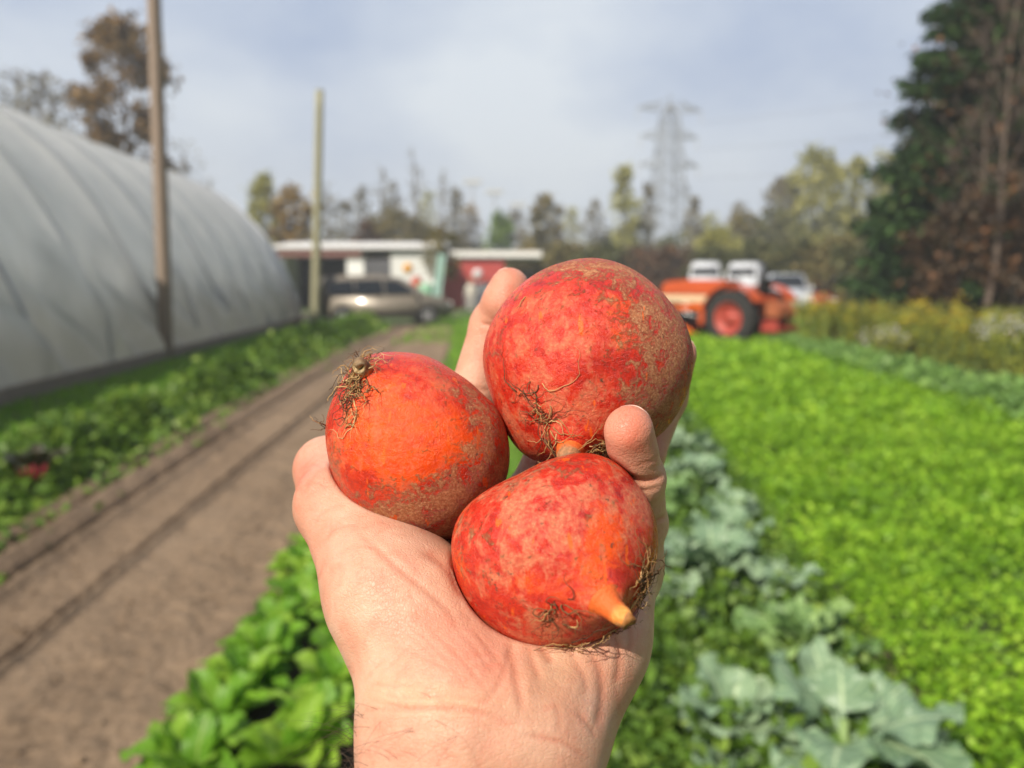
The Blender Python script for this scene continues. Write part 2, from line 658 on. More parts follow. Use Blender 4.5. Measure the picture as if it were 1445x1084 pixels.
def make_beet(bt, label, mat, spots_d, spots_o, spots_p, stub, clumps, seed, hair_mat, stub_mat, stub_end):
    V = bt.radius_pt(ICO_V)
    px = to_px(V + bt.c)
    me = np_mesh('beet', V, ICO_F)
    front = np.clip(ICO_V[:, 2] * 3 + 0.6, 0, 1)
    d = gauss_mask(px, spots_d)
    d = np.maximum(d, (1 - front) * 0.7)
    paint(me, 'mask', np.stack([d, gauss_mask(px, spots_o) * front, gauss_mask(px, spots_p) * front], 1))
    o = link('beet', me, mat, None, True)
    tag(o, label, 'beet', 'beets in the hand')
    place_handframe(o, bt.c)
    rng = np.random.default_rng(seed)
    # tap root stub, cut off at its end
    base = bt.radius_pt(bt.u[None])[0]
    dr = np.array(stub['dir'], float)
    dr /= np.linalg.norm(dr)
    mb = MB()
    L, r0, r1 = stub['len'], stub['r0'], stub['r1']
    tt = np.cross(dr, [0.3, 0.5, 0.8])
    tt /= np.linalg.norm(tt)
    pts, rs = [], []
    for i in range(13):
        k = i / 12
        bend = 0.0006 * math.sin(k * 2.4)
        pts.append(base + dr * (-0.004 + (L + 0.004) * k) + tt * bend)
        rs.append((r0 * (1.0 + 0.45 * max(0, 1 - k * 1.9) ** 2) * (1 - k) + r1 * k) * (1 + 0.05 * math.sin(i * 2.7 + seed)))
    pts.append(base + dr * (L + 0.0003)); rs.append(r1 * 0.72)
    pts.append(base + dr * (L - 0.0003)); rs.append(r1 * 0.45)
    pts.append(base + dr * (L + 0.0002)); rs.append(r1 * 0.2)
    mb.tube(pts, rs, 20)
    so = mb.build('taproot', stub_mat, o, True)
    al = np.clip((np.array([v.co[:] for v in so.data.vertices]) - base) @ dr / L, 0, 1)
    paint(so.data, 'along', np.stack([al, al, al], 1))
    hb = MB()
    for (cx, cy, spread, n, ln, rad, lift, wig, hd) in clumps:
        for _ in range(n):
            qx, qy = rng.normal(cx, spread), rng.normal(cy, spread)
            dep = -bt.c[2]
            x = (qx - (CX + bt.c[0] / dep * F)) / F * dep
            y = -(qy - (CY - bt.c[1] / dep * F)) / F * dep
            th = math.atan2(y, x)
            rho = min(0.97, math.hypot(x, y) / np.interp(th, bt.k, bt.rr))
            u = (math.cos(th) * rho, math.sin(th) * rho, math.sqrt(1 - rho * rho))
            strand(hb, bt, u, ln * rng.uniform(0.4, 1.2), rad * rng.uniform(0.55, 1.2), rng, lift, wig, rng.normal(0, 0.12), 14,
                   None if hd is None else np.array(hd) + rng.normal(0, 0.45, 3))
    hb.build('rootlets', hair_mat, o, True)
    return o


def hairmat():
    t = NT('rootlet_fibre')
    r = t.n('NewGeometry').outputs['Random Per Island']
    c = t.ramp(r, [(0.0, (0.05, 0.025, 0.01)), (0.5, (0.16, 0.075, 0.025)), (0.8, (0.42, 0.24, 0.08)), (1.0, (0.62, 0.42, 0.2))])
    return t.done(t.principled(Base_Color=c, Roughness=0.7))


def stubmat(name, a, b):
    t = NT(name)
    o = t.obj()
    n = t.noise(o, 700, 6, 0.65)
    at = t.noise(o, 180, 4)
    c = t.mix(t.sstep(n, 0.40, 0.68), a, b)
    c = t.mix(t.sstep(at, 0.52, 0.66), c, (0.2, 0.1, 0.045))
    al = t.n('SeparateColor', {0: t.n('Attribute', attribute_name='along').outputs['Color']}).outputs[0]
    c = t.mix(t.sstep(t.math('ADD', al, t.math('MULTIPLY', t.math('SUBTRACT', at, 0.5), 0.8)), 0.15, 0.6), (0.68, 0.12, 0.016), c)
    c = t.mix(t.math('MULTIPLY', t.sstep(al, 0.93, 0.99), 0.6), c, (0.16, 0.08, 0.035))
    return t.done(t.principled(Base_Color=c, Roughness=0.6, Normal=t.bump(n, 0.7, 0.0008)))


HAIR = hairmat()
make_beet(B1, 'largest beet, round red top one held between the fingers', beet_mat('beet_skin_dusty_crimson', 3.1, 0.6),
          [(938, 520, 52, 95, 12, 1.0), (905, 440, 60, 50, 40, 0.62), (828, 376, 120, 24, 0, 0.9), (700, 470, 18, 60, 10, 0.35), (800, 420, 90, 22, -8, 0.30), (925, 600, 40, 40, 0, 0.5)],
          [(885, 430, 22, 26, 20, 0.75), (872, 480, 14, 26, -20, 0.45), (735, 420, 30, 14, -40, 0.45), (850, 415, 25, 14, 0, 0.4), (790, 560, 60, 50, 0, 0.22), (800, 605, 22, 16, 0, 0.4)],
          [(800, 590, 60, 45, 0, 0.62), (760, 480, 60, 60, 0, 0.42), (840, 560, 60, 40, 0, 0.35), (730, 590, 30, 40, 0, 0.6)],
          dict(dir=(-0.10, -0.50, 0.86), len=0.0052, r0=0.0048, r1=0.0037), [
              (764, 578, 9, 18, 0.013, 0.00021, 0.0028, 0.5, None), (740, 560, 12, 6, 0.014, 0.00020, 0.003, 0.5, None),
              (765, 605, 7, 14, 0.014, 0.00023, 0.003, 0.4, (0.1, -1, 0.3)), (828, 618, 8, 26, 0.013, 0.00022, 0.004, 0.5, (1, 0.1, 0.3)), (838, 630, 8, 16, 0.012, 0.0002, 0.004, 0.5, None),
              (742, 430, 2, 1, 0.010, 0.00025, 0.001, 0.2, (0.2, -1, 0)), (748, 545, 8, 5, 0.02, 0.0002, 0.002, 0.35, (0.2, -1, 0.1))], 21, HAIR,
          stubmat('root_end_brown', (0.28, 0.14, 0.06), (0.46, 0.20, 0.09)), None)
make_beet(B2, 'smooth orange-red beet at the thumb side with tangled root hairs', beet_mat('beet_skin_glossy_orange', 7.7, 0.1, (0.58, 0.032, 0.008)),
          [(590, 738, 140, 44, 8, 1.0), (695, 610, 40, 95, -25, 0.85), (645, 690, 66, 44, -20, 0.85), (655, 560, 50, 20, 38, 0.28), (468, 640, 14, 60, -10, 0.35)],
          [(560, 600, 66, 62, 0, 0.95), (535, 560, 30, 40, 20, 0.8), (600, 660, 60, 36, -10, 0.72), (510, 640, 36, 34, 0, 0.7), (690, 640, 40, 60, 0, 0.5), (650, 600, 40, 40, 0, 0.45)],
          [(620, 535, 60, 26, 35, 0.42), (500, 570, 24, 44, 20, 0.42), (480, 660, 16, 40, -15, 0.55)],
          dict(dir=(-0.30, 0.62, 0.72), len=0.0038, r0=0.0034, r1=0.0026), [
              (519, 541, 8, 70, 0.011, 0.00024, 0.0034, 0.8, None), (527, 521, 7, 20, 0.010, 0.00020, 0.0045, 0.7, None), (516, 556, 8, 14, 0.017, 0.00020, 0.003, 0.6, (0, -1, 0.3)),
              (512, 590, 6, 9, 0.008, 0.0002, 0.002, 0.6, None), (466, 600, 3, 5, 0.006, 0.00018, 0.004, 0.5, None)], 33, HAIR,
          stubmat('root_end_grey', (0.34, 0.22, 0.09), (0.46, 0.36, 0.22)), None)
make_beet(B3, 'lowest beet, scuffed pinkish red one resting on the palm', beet_mat('beet_skin_scuffed_pink', 12.9, 0.9),
          [(800, 655, 90, 22, 0, 0.45), (655, 780, 20, 60, 0, 0.42), (870, 880, 50, 16, -25, 0.55), (720, 690, 50, 20, -25, 0.35), (690, 800, 30, 50, 10, 0.25)],
          [(843, 780, 36, 60, 12, 0.95), (860, 745, 26, 30, 0, 0.6), (735, 815, 40, 24, 20, 0.55), (650, 800, 16, 36, 0, 0.7), (690, 735, 26, 16, -30, 0.5), (862, 838, 16, 14, 30, 0.9), (775, 840, 40, 30, 0, 0.3)],
          [(770, 700, 90, 50, 0, 0.78), (720, 780, 60, 60, 0, 0.66), (800, 760, 40, 40, 0, 0.45), (905, 740, 20, 50, 0, 0.6), (780, 880, 90, 24, 0, 0.7), (890, 690, 34, 30, 0, 0.5)],
          dict(dir=(0.60, -0.34, 0.70), len=0.0050, r0=0.0036, r1=0.0026), [
              (892, 800, 7, 26, 0.013, 0.00024, 0.0030, 0.5, (0.1, 1, 0.2)), (887, 820, 6, 18, 0.010, 0.00020, 0.003, 0.6, None), (860, 874, 8, 20, 0.016, 0.00022, 0.003, 0.5, (-1, 0.1, 0.1)),
              (800, 884, 8, 9, 0.012, 0.0002, 0.0025, 0.5, None), (776, 815, 7, 10, 0.008, 0.00024, 0.003, 0.6, None), (785, 834, 3, 2, 0.010, 0.0004, 0.002, 0.15, (1, 0.05, 0.1)), (772, 832, 1, 1, 0.009, 0.0002, 0.001, 0.1, (0, -1, 0))], 45, HAIR,
          stubmat('root_end_orange', (0.72, 0.24, 0.04), (0.78, 0.36, 0.09)), None)

# ------------------------------------------------------------------ hand
def chain(p, pts, k=0.003):
    d = None
    for (a, ra), (b, rb) in zip(pts[:-1], pts[1:]):
        c = cone(p, a, b, ra, rb)
        d = c if d is None else smin(d, c, k)
    return d


FING = {
    'index': [(J(655, 705, .314), .0128), (J(664, 570, .330), .0106), (J(696, 460, .331), .0098), (J(719, 406, .323), .0083)],
    'middle': [(J(750, 722, .320), .0130), (J(795, 600, .336), .0108), (J(835, 505, .338), .0098), (J(855, 445, .327), .0083)],
    'ring': [(J(838, 735, .310), .0125), (J(900, 640, .312), .0105), (J(936, 560, .318), .0095), (J(953, 501, .311), .0084)],
    'pinky': [(J(878, 806, .284), .0122), (J(903, 738, .268), .0092), (J(903, 675, .252), .0079), (J(889, 604, .240), .0068)],
    'thumb': [(J(474, 715, .274), .0135), (J(463, 663, .302), .0128), (J(535, 630, .330), .0095)],
}


def hand_sdf(p):
    # forearm and wrist
    WL, WR, WM = J(624, 1012, .226), J(742, 1042, .226), J(684, 1020, .223)
    EL, ER = np.array([-.055, -.300, -.150]), np.array([-.028, -.300, -.150])
    WX = J(708, 1135, .222)
    d = smin(cone(p, WL, EL, .0200, .028), cone(p, WR, WX, .0190, .0178), .012)
    d = smin(d, cone(p, WX, ER, .0178, .027), .012)
    d = smin(d, cone(p, WL, WR, .0198, .0192), .012)
    # carpus and metacarpals
    CL, CM, CR = J(636, 930, .248), J(705, 930, .252), J(790, 940, .250)
    d = smin(d, cone(p, WL, CL, .0198, .0185), .014)
    d = smin(d, cone(p, WM, CM, .0195, .0180), .014)
    d = smin(d, cone(p, WR, CR, .0185, .0175), .014)
    mcp = {k: v[0] for k, v in FING.items()}
    pal = None
    for c, kx in ((CL, 'index'), (CM, 'middle'), (CR, 'ring'), (CR, 'pinky')):
        q = cone(p, c, mcp[kx][0], .0172, mcp[kx][1] + .001)
        pal = q if pal is None else smin(pal, q, .010)
    d = smin(d, pal, .012)
    # webbing behind the knuckles
    d = smin(d, cone(p, mcp['middle'][0], mcp['ring'][0], .0095, .0095), .008)
    d = smin(d, cone(p, mcp['ring'][0], mcp['pinky'][0], .0095, .0095), .008)
    d = smin(d, cone(p, J(665, 745, .308), J(745, 745, .312), .0105, .0105), .008)
    # thumb base and thenar eminence
    d = smin(d, cone(p, J(612, 955, .236), J(548, 838, .247), .0178, .0182), .012)
    d = smin(d, cone(p, J(548, 838, .247), J(474, 712, .272), .0182, .0135), .010)
    d = smin(d, cone(p, J(600, 880, .246), J(540, 775, .268), .0215, .0150), .012)
    # web between thumb and index
    d = smin(d, cone(p, J(520, 770, .280), J(640, 740, .310), .0105, .0110), .010)
    # hypothenar eminence
    d = smin(d, cone(p, J(780, 985, .236), J(828, 892, .248), .0165, .0182), .012)
    d = smin(d, cone(p, J(828, 892, .248), J(868, 800, .272), .0182, .0150), .010)
    d = smin(d, ball(p, J(742, 950, .243), .0165), .012)
    # fingers
    fs = {k: chain(p, v) for k, v in FING.items()}
    fs['pinky'] = smin(fs['pinky'], cone(p, J(890, 640, .2445), J(885, 612, .239), .0068, .0066), .004)
    fs['index'] = smin(fs['index'], ball(p, J(712, 428, .322), .0086), .004)
    fs['thumb'] = smin(fs['thumb'], ball(p, J(505, 640, .318), .0105), .004)
    f = None
    for k in ('index', 'middle', 'ring', 'pinky'):
        f = fs[k] if f is None else smin(f, fs[k], .0016)
    d = smin(d, f, .006)
    d = smin(d, fs['thumb'], .006)
    # the flesh gives way where the beets press into it
    for b in (B1, B2, B3):
        d = smax(d, -(b.sdf(p) - 0.0002), .0022)
    return d


HV, HQ, HN = surface_nets(hand_sdf, (-.115, -.335, -.352), (.080, .062, -.105), 0.0007)
hp = to_px(HV)
facing = HN[:, 2] > 0.05
mmpx = 1000.0 * (-HV[:, 2]) / F
disp = np.zeros(len(HV))
CREASES = [
    # wrist
    ([(521, 986), (545, 992), (575, 1000), (612, 999), (652, 1001), (690, 1008), (722, 1024)], .42, .75),
    ([(515, 1004), (540, 1001), (585, 1003)], .25, .6), ([(520, 962), (550, 968), (590, 965)], .22, .6),
    ([(527, 976), (570, 984), (640, 981), (690, 990)], .14, .6),
    ([(733, 1036), (760, 1040), (790, 1046), (815, 1060), (834, 1074)], .35, .8),
    # life line and heel folds
    ([(719, 898), (722, 925), (728, 955), (736, 995), (738, 1010)], .55, 1.2), ([(726, 905), (716, 930), (708, 958), (690, 985), (672, 997)], .30, .8),
    ([(757, 905), (768, 918), (781, 938)], .70, 1.3), ([(745, 905), (752, 935), (762, 965)], .30, .9), ([(823, 908), (842, 935), (849, 962), (848, 1000), (836, 1038)], .55, 1.2),
    ([(806, 925), (823, 955), (828, 985)], .25, 1.0), ([(862, 888), (872, 915), (873, 945), (866, 968)], .5, 1.0), ([(880, 870), (890, 895), (886, 925)], .4, .9), ([(812, 1000), (835, 1030), (842, 1044)], .30, .8), ([(784, 990), (790, 1020), (788, 1040)], .2, .8),
    ([(796, 905), (812, 930)], .3, .9), ([(845, 905), (858, 935)], .3, .8),
    # thenar cross hatching
    ([(560, 912), (600, 930), (645, 950)], .16, .6), ([(590, 900), (560, 930), (540, 950)], .16, .6), ([(625, 885), (590, 925)], .14, .55),
    ([(600, 880), (650, 930), (695, 985)], .18, .6), ([(640, 880), (690, 940), (705, 960)], .16, .6), ([(665, 885), (715, 945)], .20, .6), ([(650, 945), (690, 935), (720, 920)], .18, .6),
    ([(570, 875), (620, 920), (660, 975)], .12, .55), ([(545, 870), (590, 905), (640, 960)], .12, .55), ([(520, 880), (560, 880), (610, 860)], .10, .5), ([(505, 850), (560, 850), (600, 835)], .12, .55),
    ([(470, 790), (500, 770), (545, 775)], .14, .6), ([(450, 770), (475, 745), (510, 740)], .16, .6), ([(440, 735), (470, 715), (490, 712)], .18, .6), ([(500, 745), (560, 800), (620, 850), (650, 880)], .30, 1.0), ([(590, 775), (630, 800), (655, 850)], .45, 1.4),
    ([(425, 690), (445, 680), (465, 690)], .2, .6), ([(420, 665), (440, 655), (458, 660)], .15, .5),
    # pinky joints
    ([(880, 664), (893, 674), (908, 678), (925, 676), (938, 668)], .55, .8), ([(892, 690), (912, 692), (934, 684)], .18, .6), ([(912, 737), (926, 735), (940, 728)], .5, .8), ([(900, 655), (918, 652), (934, 640)], .12, .5),
    # index
    ([(655, 540), (672, 548), (692, 552)], .4, .8), ([(676, 455), (694, 460), (712, 462)], .35, .8), ([(650, 560), (690, 568)], .2, .6),
]
frng = np.random.default_rng(5)
for _ in range(70):    # fine random palm lines
    x, y = frng.uniform(470, 860), frng.uniform(800, 1075)
    a = R(frng.choice([40, -42, 75, 5]) + frng.normal(0, 14))
    l = frng.uniform(20, 60)
    b = frng.normal(0, 6)
    CREASES.append(([(x, y), (x + l * .5 * math.cos(a) - b * math.sin(a), y + l * .5 * math.sin(a) + b * math.cos(a)), (x + l * math.cos(a), y + l * math.sin(a))], frng.uniform(.04, .10), .5))
def y_mid(s): return s[:, 1].mean()


cre = np.zeros(len(HV))
for poly, amp, w in CREASES:
    sp = smooth_poly(poly, 4)
    lo, hi = sp.min(0) - 25, sp.max(0) + 25
    m = facing & (hp[:, 0] > lo[0]) & (hp[:, 0] < hi[0]) & (hp[:, 1] > lo[1]) & (hp[:, 1] < hi[1])
    if not m.any(): continue
    dd, par = seg_dist(hp[m], sp)
    dm = dd * mmpx[m]
    fade = np.clip(np.minimum(par, 1 - par) * 5, 0, 1)
    g = np.exp(-(dm / w) ** 2) * fade
    lip = np.exp(-((dm - 2.2 * w) / (1.2 * w)) ** 2) * fade * .30
    disp[m] += (-g + lip) * amp * (0.62 if y_mid(sp) > 880 else 1.0)
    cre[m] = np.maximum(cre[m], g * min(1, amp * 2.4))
# soft lumps of the palm flesh and wrist tendons
def lump(x, y, s, a):
    m = facing
    dd = np.hypot(hp[:, 0] - x, hp[:, 1] - y) / s
    disp[m] += 0.55 * a * np.exp(-dd[m] ** 2)


for (x, y, s, a) in [(742, 965, 16, .9), (768, 950, 18, .8), (805, 965, 24, .9), (700, 930, 20, -.5), (640, 940, 40, .6), (570, 880, 50, .6), (885, 625, 18, .5), (690, 1040, 18, -.5), (655, 1050, 26, .5), (730, 1062, 22, .5), (612, 1000, 30, .3), (860, 880, 14, .5)]:
    lump(x, y, s, a)
HVd = HV + HN * (disp / 1000.0)[:, None]
hme = np_mesh('hand', HVd - HAND_ORG, HQ)
red = gauss_mask(hp, [(885, 600, 34, 45, 0, .95), (722, 400, 40, 40, 0, .55), (690, 480, 40, 70, 0, .35), (425, 660, 26, 40, 0, .55), (470, 780, 60, 50, 30, .30), (970, 500, 30, 40, 0, .7),
                      (560, 890, 70, 50, 30, .22), (700, 940, 50, 40, 30, .42), (640, 910, 60, 50, 0, .28), (850, 930, 40, 70, 0, .22), (920, 640, 30, 50, 0, .3), (440, 720, 30, 50, 0, .3), (560, 1060, 70, 24, 0, .35)])
yel = gauss_mask(hp, [(780, 940, 70, 60, 0, .55), (610, 985, 90, 22, 5, .6), (915, 720, 30, 60, 0, .4), (640, 785, 30, 40, 0, .5)])
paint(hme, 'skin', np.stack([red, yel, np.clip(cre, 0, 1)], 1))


def skin_mat():
    t = NT('skin')
    o = t.obj()
    at = t.n('Attribute', attribute_name='skin')
    s = t.n('SeparateColor', {0: at.outputs['Color']})
    n1 = t.noise(o, 60, 5, 0.6)
    n2 = t.noise(o, 350, 5, 0.65)
    n3 = t.noise(o, 140, 4, 0.6, 0.6)
    col = t.ramp(n1, [(0.32, (0.53, 0.265, 0.175)), (0.5, (0.60, 0.335, 0.228)), (0.68, (0.66, 0.405, 0.290))])
    col = t.mix(t.math('MULTIPLY', s.outputs[1], 0.55), col, (0.65, 0.40, 0.215))
    rf = t.math('MULTIPLY', t.math('ADD', s.outputs[0], t.math('MULTIPLY', t.sstep(n3, 0.48, 0.68), 0.26)), 1.0, clamp=True)
    col = t.mix(rf, col, (0.58, 0.170, 0.105))
    col = t.mix(t.math('MULTIPLY', t.sstep(n2, 0.5, 0.75), 0.22), col, (0.62, 0.28, 0.2))
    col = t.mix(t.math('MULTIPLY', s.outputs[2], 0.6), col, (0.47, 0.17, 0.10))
    # tiny skin relief: cells and parallel lines
    v = t.voro(t.stretch(o, (1, 0.6, 1), (0, 0, 0.6)), 1050, 'DISTANCE_TO_EDGE')
    v2 = t.voro(t.stretch(o, (0.55, 1.0, 1), (0, 0, -0.5)), 620, 'DISTANCE_TO_EDGE')
    ln = t.noise(t.stretch(o, (260, 1500, 700), (0, 0, 0.75)), 1.0, 3)
    ln2 = t.noise(t.stretch(o, (1300, 240, 700), (0, 0, 0.55)), 1.0, 3)
    h = t.math('ADD', t.math('MULTIPLY', t.sstep(v, 0.0, 0.14), 0.40), t.math('MULTIPLY', t.sstep(v2, 0.0, 0.10), 0.45))
    h = t.math('ADD', h, t.math('ADD', t.math('MULTIPLY', ln, 0.75), t.math('MULTIPLY', ln2, 0.6)))
    nb = t.bump(h, 0.48, 0.00030)
    p = t.principled(Base_Color=col, Roughness=t.math('ADD', 0.34, t.math('MULTIPLY', n2, 0.26)), Specular_IOR_Level=0.40, Normal=nb,
                     Subsurface_Weight=0.22, Subsurface_Radius=(0.0042, 0.0016, 0.0008), Subsurface_Scale=1.0)
    return t.done(p)


SKIN = skin_mat()
hand = link('hand', hme, SKIN, None, True)
tag(hand, 'bare open left hand, palm up, cradling three beets', 'hand')
place_handframe(hand, HAND_ORG)


# nails sit on the back of each finger tip
def nailmat():
    t = NT('fingernail')
    return t.done(t.principled(Base_Color=t.mix(t.noise(t.obj(), 300, 3), (0.66, 0.40, 0.32), (0.74, 0.52, 0.42)), Roughness=0.28, Specular_IOR_Level=0.5))


NAIL = nailmat()
for fname, bk in (('index', (-.15, .25, -1)), ('middle', (-.1, .3, -1)), ('ring', (.5, .3, -.9)), ('pinky', (.42, .40, -.8)), ('thumb', (-.55, .7, -.5))):
    ch = FING[fname]
    tip, rt = ch[-1]
    ax = tip - ch[-2][0]
    ax /= np.linalg.norm(ax)
    bkv = np.array(bk, float)
    bkv -= ax * (bkv @ ax)
    bkv /= np.linalg.norm(bkv)
    sd = np.cross(ax, bkv)
    vs, nu, nv = [], 9, 9
    for layer in (-0.0004, 0.0003):
        for i in range(nv):
            l = -0.0085 + (0.0085 + rt * 0.74) * i / (nv - 1)
            for j in range(nu):
                a = (j / (nu - 1) - 0.5) * 1.9
                if i == nv - 1: a *= 0.75
                if i == 0: a *= 0.8
                rr = math.sqrt(max(1e-9, rt * rt - (max(0, l) * 0.93) ** 2)) + 0.00005 + layer
                vs.append(tip + ax * l + (bkv * math.cos(a) + sd * math.sin(a)) * rr - HAND_ORG)
    fs = []
    N1 = nu * nv
    for i in range(nv - 1):
        for j in range(nu - 1):
            q = (i * nu + j, i * nu + j + 1, (i + 1) * nu + j + 1, (i + 1) * nu + j)
            fs.append(tuple(x + N1 for x in q))
            fs.append(q[::-1])
    ring_ = [j for j in range(nu)] + [i * nu + nu - 1 for i in range(1, nv)] + [(nv - 1) * nu + j for j in range(nu - 2, -1, -1)] + [i * nu for i in range(nv - 2, 0, -1)]
    for a, b in zip(ring_, ring_[1:] + ring_[:1]):
        fs.append((a, b, b + N1, a + N1))
    mb = MB()
    mb.add(vs, fs)
    mb.build('fingernail', NAIL, hand, True)

# fine dark hair on the thumb side of the wrist
ARMHAIR = simple('arm_hair', (0.07, 0.042, 0.025), 0.5)
hb = MB()
cand = np.where((hp[:, 1] > 985) & (hp[:, 1] < 1190) & (hp[:, 0] < 650) & (HN[:, 0] < 0.25) & (HV[:, 2] > -.25))[0]
hr = np.random.default_rng(3)
wgt = np.clip(-HN[cand, 0] + 0.25, 0.01, 1.3) ** 1.5 * np.clip((hp[cand, 1] - 975) / 60, 0.05, 1)
pick = hr.choice(cand, 170, replace=False, p=wgt / wgt.sum())
for i in pick:
    p0, n0 = HVd[i] - HAND_ORG, HN[i]
    dirv = np.array([-.55, .18, .05]) + hr.normal(0, .35, 3)
    dirv -= n0 * (dirv @ n0) * 0.75
    dirv /= np.linalg.norm(dirv)
    L = hr.uniform(.006, .019)
    droop = np.array([hr.normal(-.2, .3), -.9, hr.normal(0, .3)])
    pts, rs = [], []
    for k in range(8):
        s = k / 7
        pts.append(p0 + (dirv * s + n0 * (0.35 * s) + droop * s * s * 0.55) * L - n0 * 0.0003 * (k == 0))
        rs.append(0.00005 * (1 - .7 * s))
    hb.tube(pts, rs, 4, cap=False)
hb.build('arm_hair', ARMHAIR, hand, True)
# ================================================================== setting
def strip_mesh(name, left, right, z, mat, nu=24, sub=40, hfun=None):
    """ground strip between two polylines [(x,y)..], height z + hfun(u,v,x,y)"""
    l, r = smooth_poly(left, sub // max(1, len(left) - 1)), smooth_poly(right, sub // max(1, len(right) - 1))
    n = min(len(l), len(r))
    V, Q = [], []
    for i in range(n):
        for j in range(nu + 1):
            u = j / nu
            x, y = l[i] * (1 - u) + r[i] * u
            V.append((x, y, z + (hfun(u, i / (n - 1), x, y) if hfun else 0)))
    for i in range(n - 1):
        for j in range(nu):
            a = i * (nu + 1) + j
            Q.append((a, a + 1, a + nu + 2, a + nu + 1))
    return np_mesh(name, V, Q)


def ground_mat():
    t = NT('ground')
    p = t.n('NewGeometry').outputs['Position']
    n1 = t.noise(p, 0.35, 5)
    n2 = t.noise(p, 9, 6, 0.7)
    g = t.ramp(n2, [(0.3, (0.035, 0.075, 0.012)), (0.6, (0.085, 0.17, 0.025))])
    e = t.ramp(n2, [(0.3, (0.055, 0.036, 0.022)), (0.7, (0.13, 0.095, 0.058))])
    c = t.mix(t.sstep(n1, 0.44, 0.6), g, e)
    return t.done(t.principled(Base_Color=c, Roughness=0.95, Normal=t.bump(n2, 0.8, 0.05)))


V = []
gx = np.concatenate([np.linspace(-900, -60, 8), np.linspace(-40, 40, 41), np.linspace(60, 900, 8)])
gy = np.concatenate([np.linspace(-60, -10, 4), np.linspace(-6, 60, 45), np.linspace(80, 1600, 14)])
for y in gy:
    for x in gx:
        V.append((x, y, 0.015 * math.sin(x * 1.3) * math.cos(y * 0.9) - 0.02))
Q = []
for i in range(len(gy) - 1):
    for j in range(len(gx) - 1):
        a = i * len(gx) + j
        Q.append((a, a + 1, a + len(gx) + 1, a + len(gx)))
tag(link('ground', np_mesh('ground', V, Q), ground_mat(), None, True), kind='structure')


def soil_mat():
    t = NT('tilled_soil')
    p = t.n('NewGeometry').outputs['Position']
    n1 = t.noise(t.stretch(p, (1, 0.35, 1)), 2.2, 4)
    n2 = t.noise(p, 24, 8, 0.75)
    n3 = t.noise(p, 75, 5, 0.7)
    c = t.ramp(t.math('ADD', t.math('MULTIPLY', n1, 0.25), t.math('ADD', t.math('MULTIPLY', n2, 0.42), t.math('MULTIPLY', n3, 0.33))),
               [(0.36, (0.095, 0.063, 0.039)), (0.5, (0.232, 0.163, 0.106)), (0.64, (0.345, 0.252, 0.170))])
    return t.done(t.principled(Base_Color=c, Roughness=1.0, Specular_IOR_Level=0.15, Normal=t.bump(t.math('ADD', n2, t.math('MULTIPLY', n3, 0.4)), 0.7, 0.022)))


SL = [(-2.6, -0.8), (-2.75, 1.2), (-3.0, 3.2), (-3.2, 5.2), (-3.42, 7.5), (-3.75, 12), (-4.1, 18), (-4.25, 26)]
SR = [(-1.04, -0.8), (-1.05, 1.2), (-1.08, 3.2), (-1.1, 5.2), (-1.12, 7.5), (-1.22, 12), (-1.45, 18), (-1.95, 26)]
SOILR = np.random.default_rng(8)
_sn = SOILR.normal(0, 1, (8, 4))


def soil_h(u, v, x, y):
    h = 0.03
    # three furrows: foot-step deep wheel lines that run along the bed
    for (gu, d, w) in ((0.10, .085, .024), (0.235, .095, .024), (0.50 - 0.03 * v, .075, .012)):
        h -= d * math.exp(-((u - gu) / w) ** 2)
        h += d * 0.45 * math.exp(-((u - gu - w * 2.1) / (w * 1.2)) ** 2)
    h += 0.02 * math.exp(-((u - 0.02) / .03) ** 2)
    for a, b, c, d in _sn:
        h += 0.0022 * math.sin(a * x * 7 + b * y * 9 + c * 6)
    e = min(u, 1 - u)
    return h * min(1, e / 0.03 + 0.15)


SOIL = soil_mat()
me = strip_mesh('soil_bed', SL, SR, 0.012, SOIL, 170, 900, soil_h)


def vnoise(P, s, seed):
    g = np.random.default_rng(seed).random((64, 64, 1))[:, :, 0]
    q = P * s
    i = np.floor(q).astype(int)
    f = q - i
    f = f * f * (3 - 2 * f)
    A = lambda dx, dy: g[(i[:, 0] + dx) % 64, (i[:, 1] + dy) % 64]
    return (A(0, 0) * (1 - f[:, 0]) + A(1, 0) * f[:, 0]) * (1 - f[:, 1]) + (A(0, 1) * (1 - f[:, 0]) + A(1, 1) * f[:, 0]) * f[:, 1]


sv = np.empty(len(me.vertices) * 3, np.float32)
me.vertices.foreach_get('co', sv)
sv = sv.reshape(-1, 3)
rough = 0.35 + 0.65 * np.clip((np.abs(sv[:, 0] + 1.35) < 0.45) * 1.0 + vnoise(sv[:, :2], 1.3, 5) * 0.5, 0, 1)
sv[:, 2] += ((vnoise(sv[:, :2], 13, 1) - .5) * 0.016 + (vnoise(sv[:, :2], 31, 2) - .5) * 0.014 + (vnoise(sv[:, :2], 4, 3) - .5) * 0.014) * rough
me.vertices.foreach_set('co', sv.ravel())
me.update()
tag(link('soil_bed', me, SOIL, None, True), kind='structure')

# crumbs of earth scattered on the bed, uncountable
rng = np.random.default_rng(4)


def lerp_poly(P, y):
    P = np.array(P)
    return np.interp(y, P[:, 1], P[:, 0])


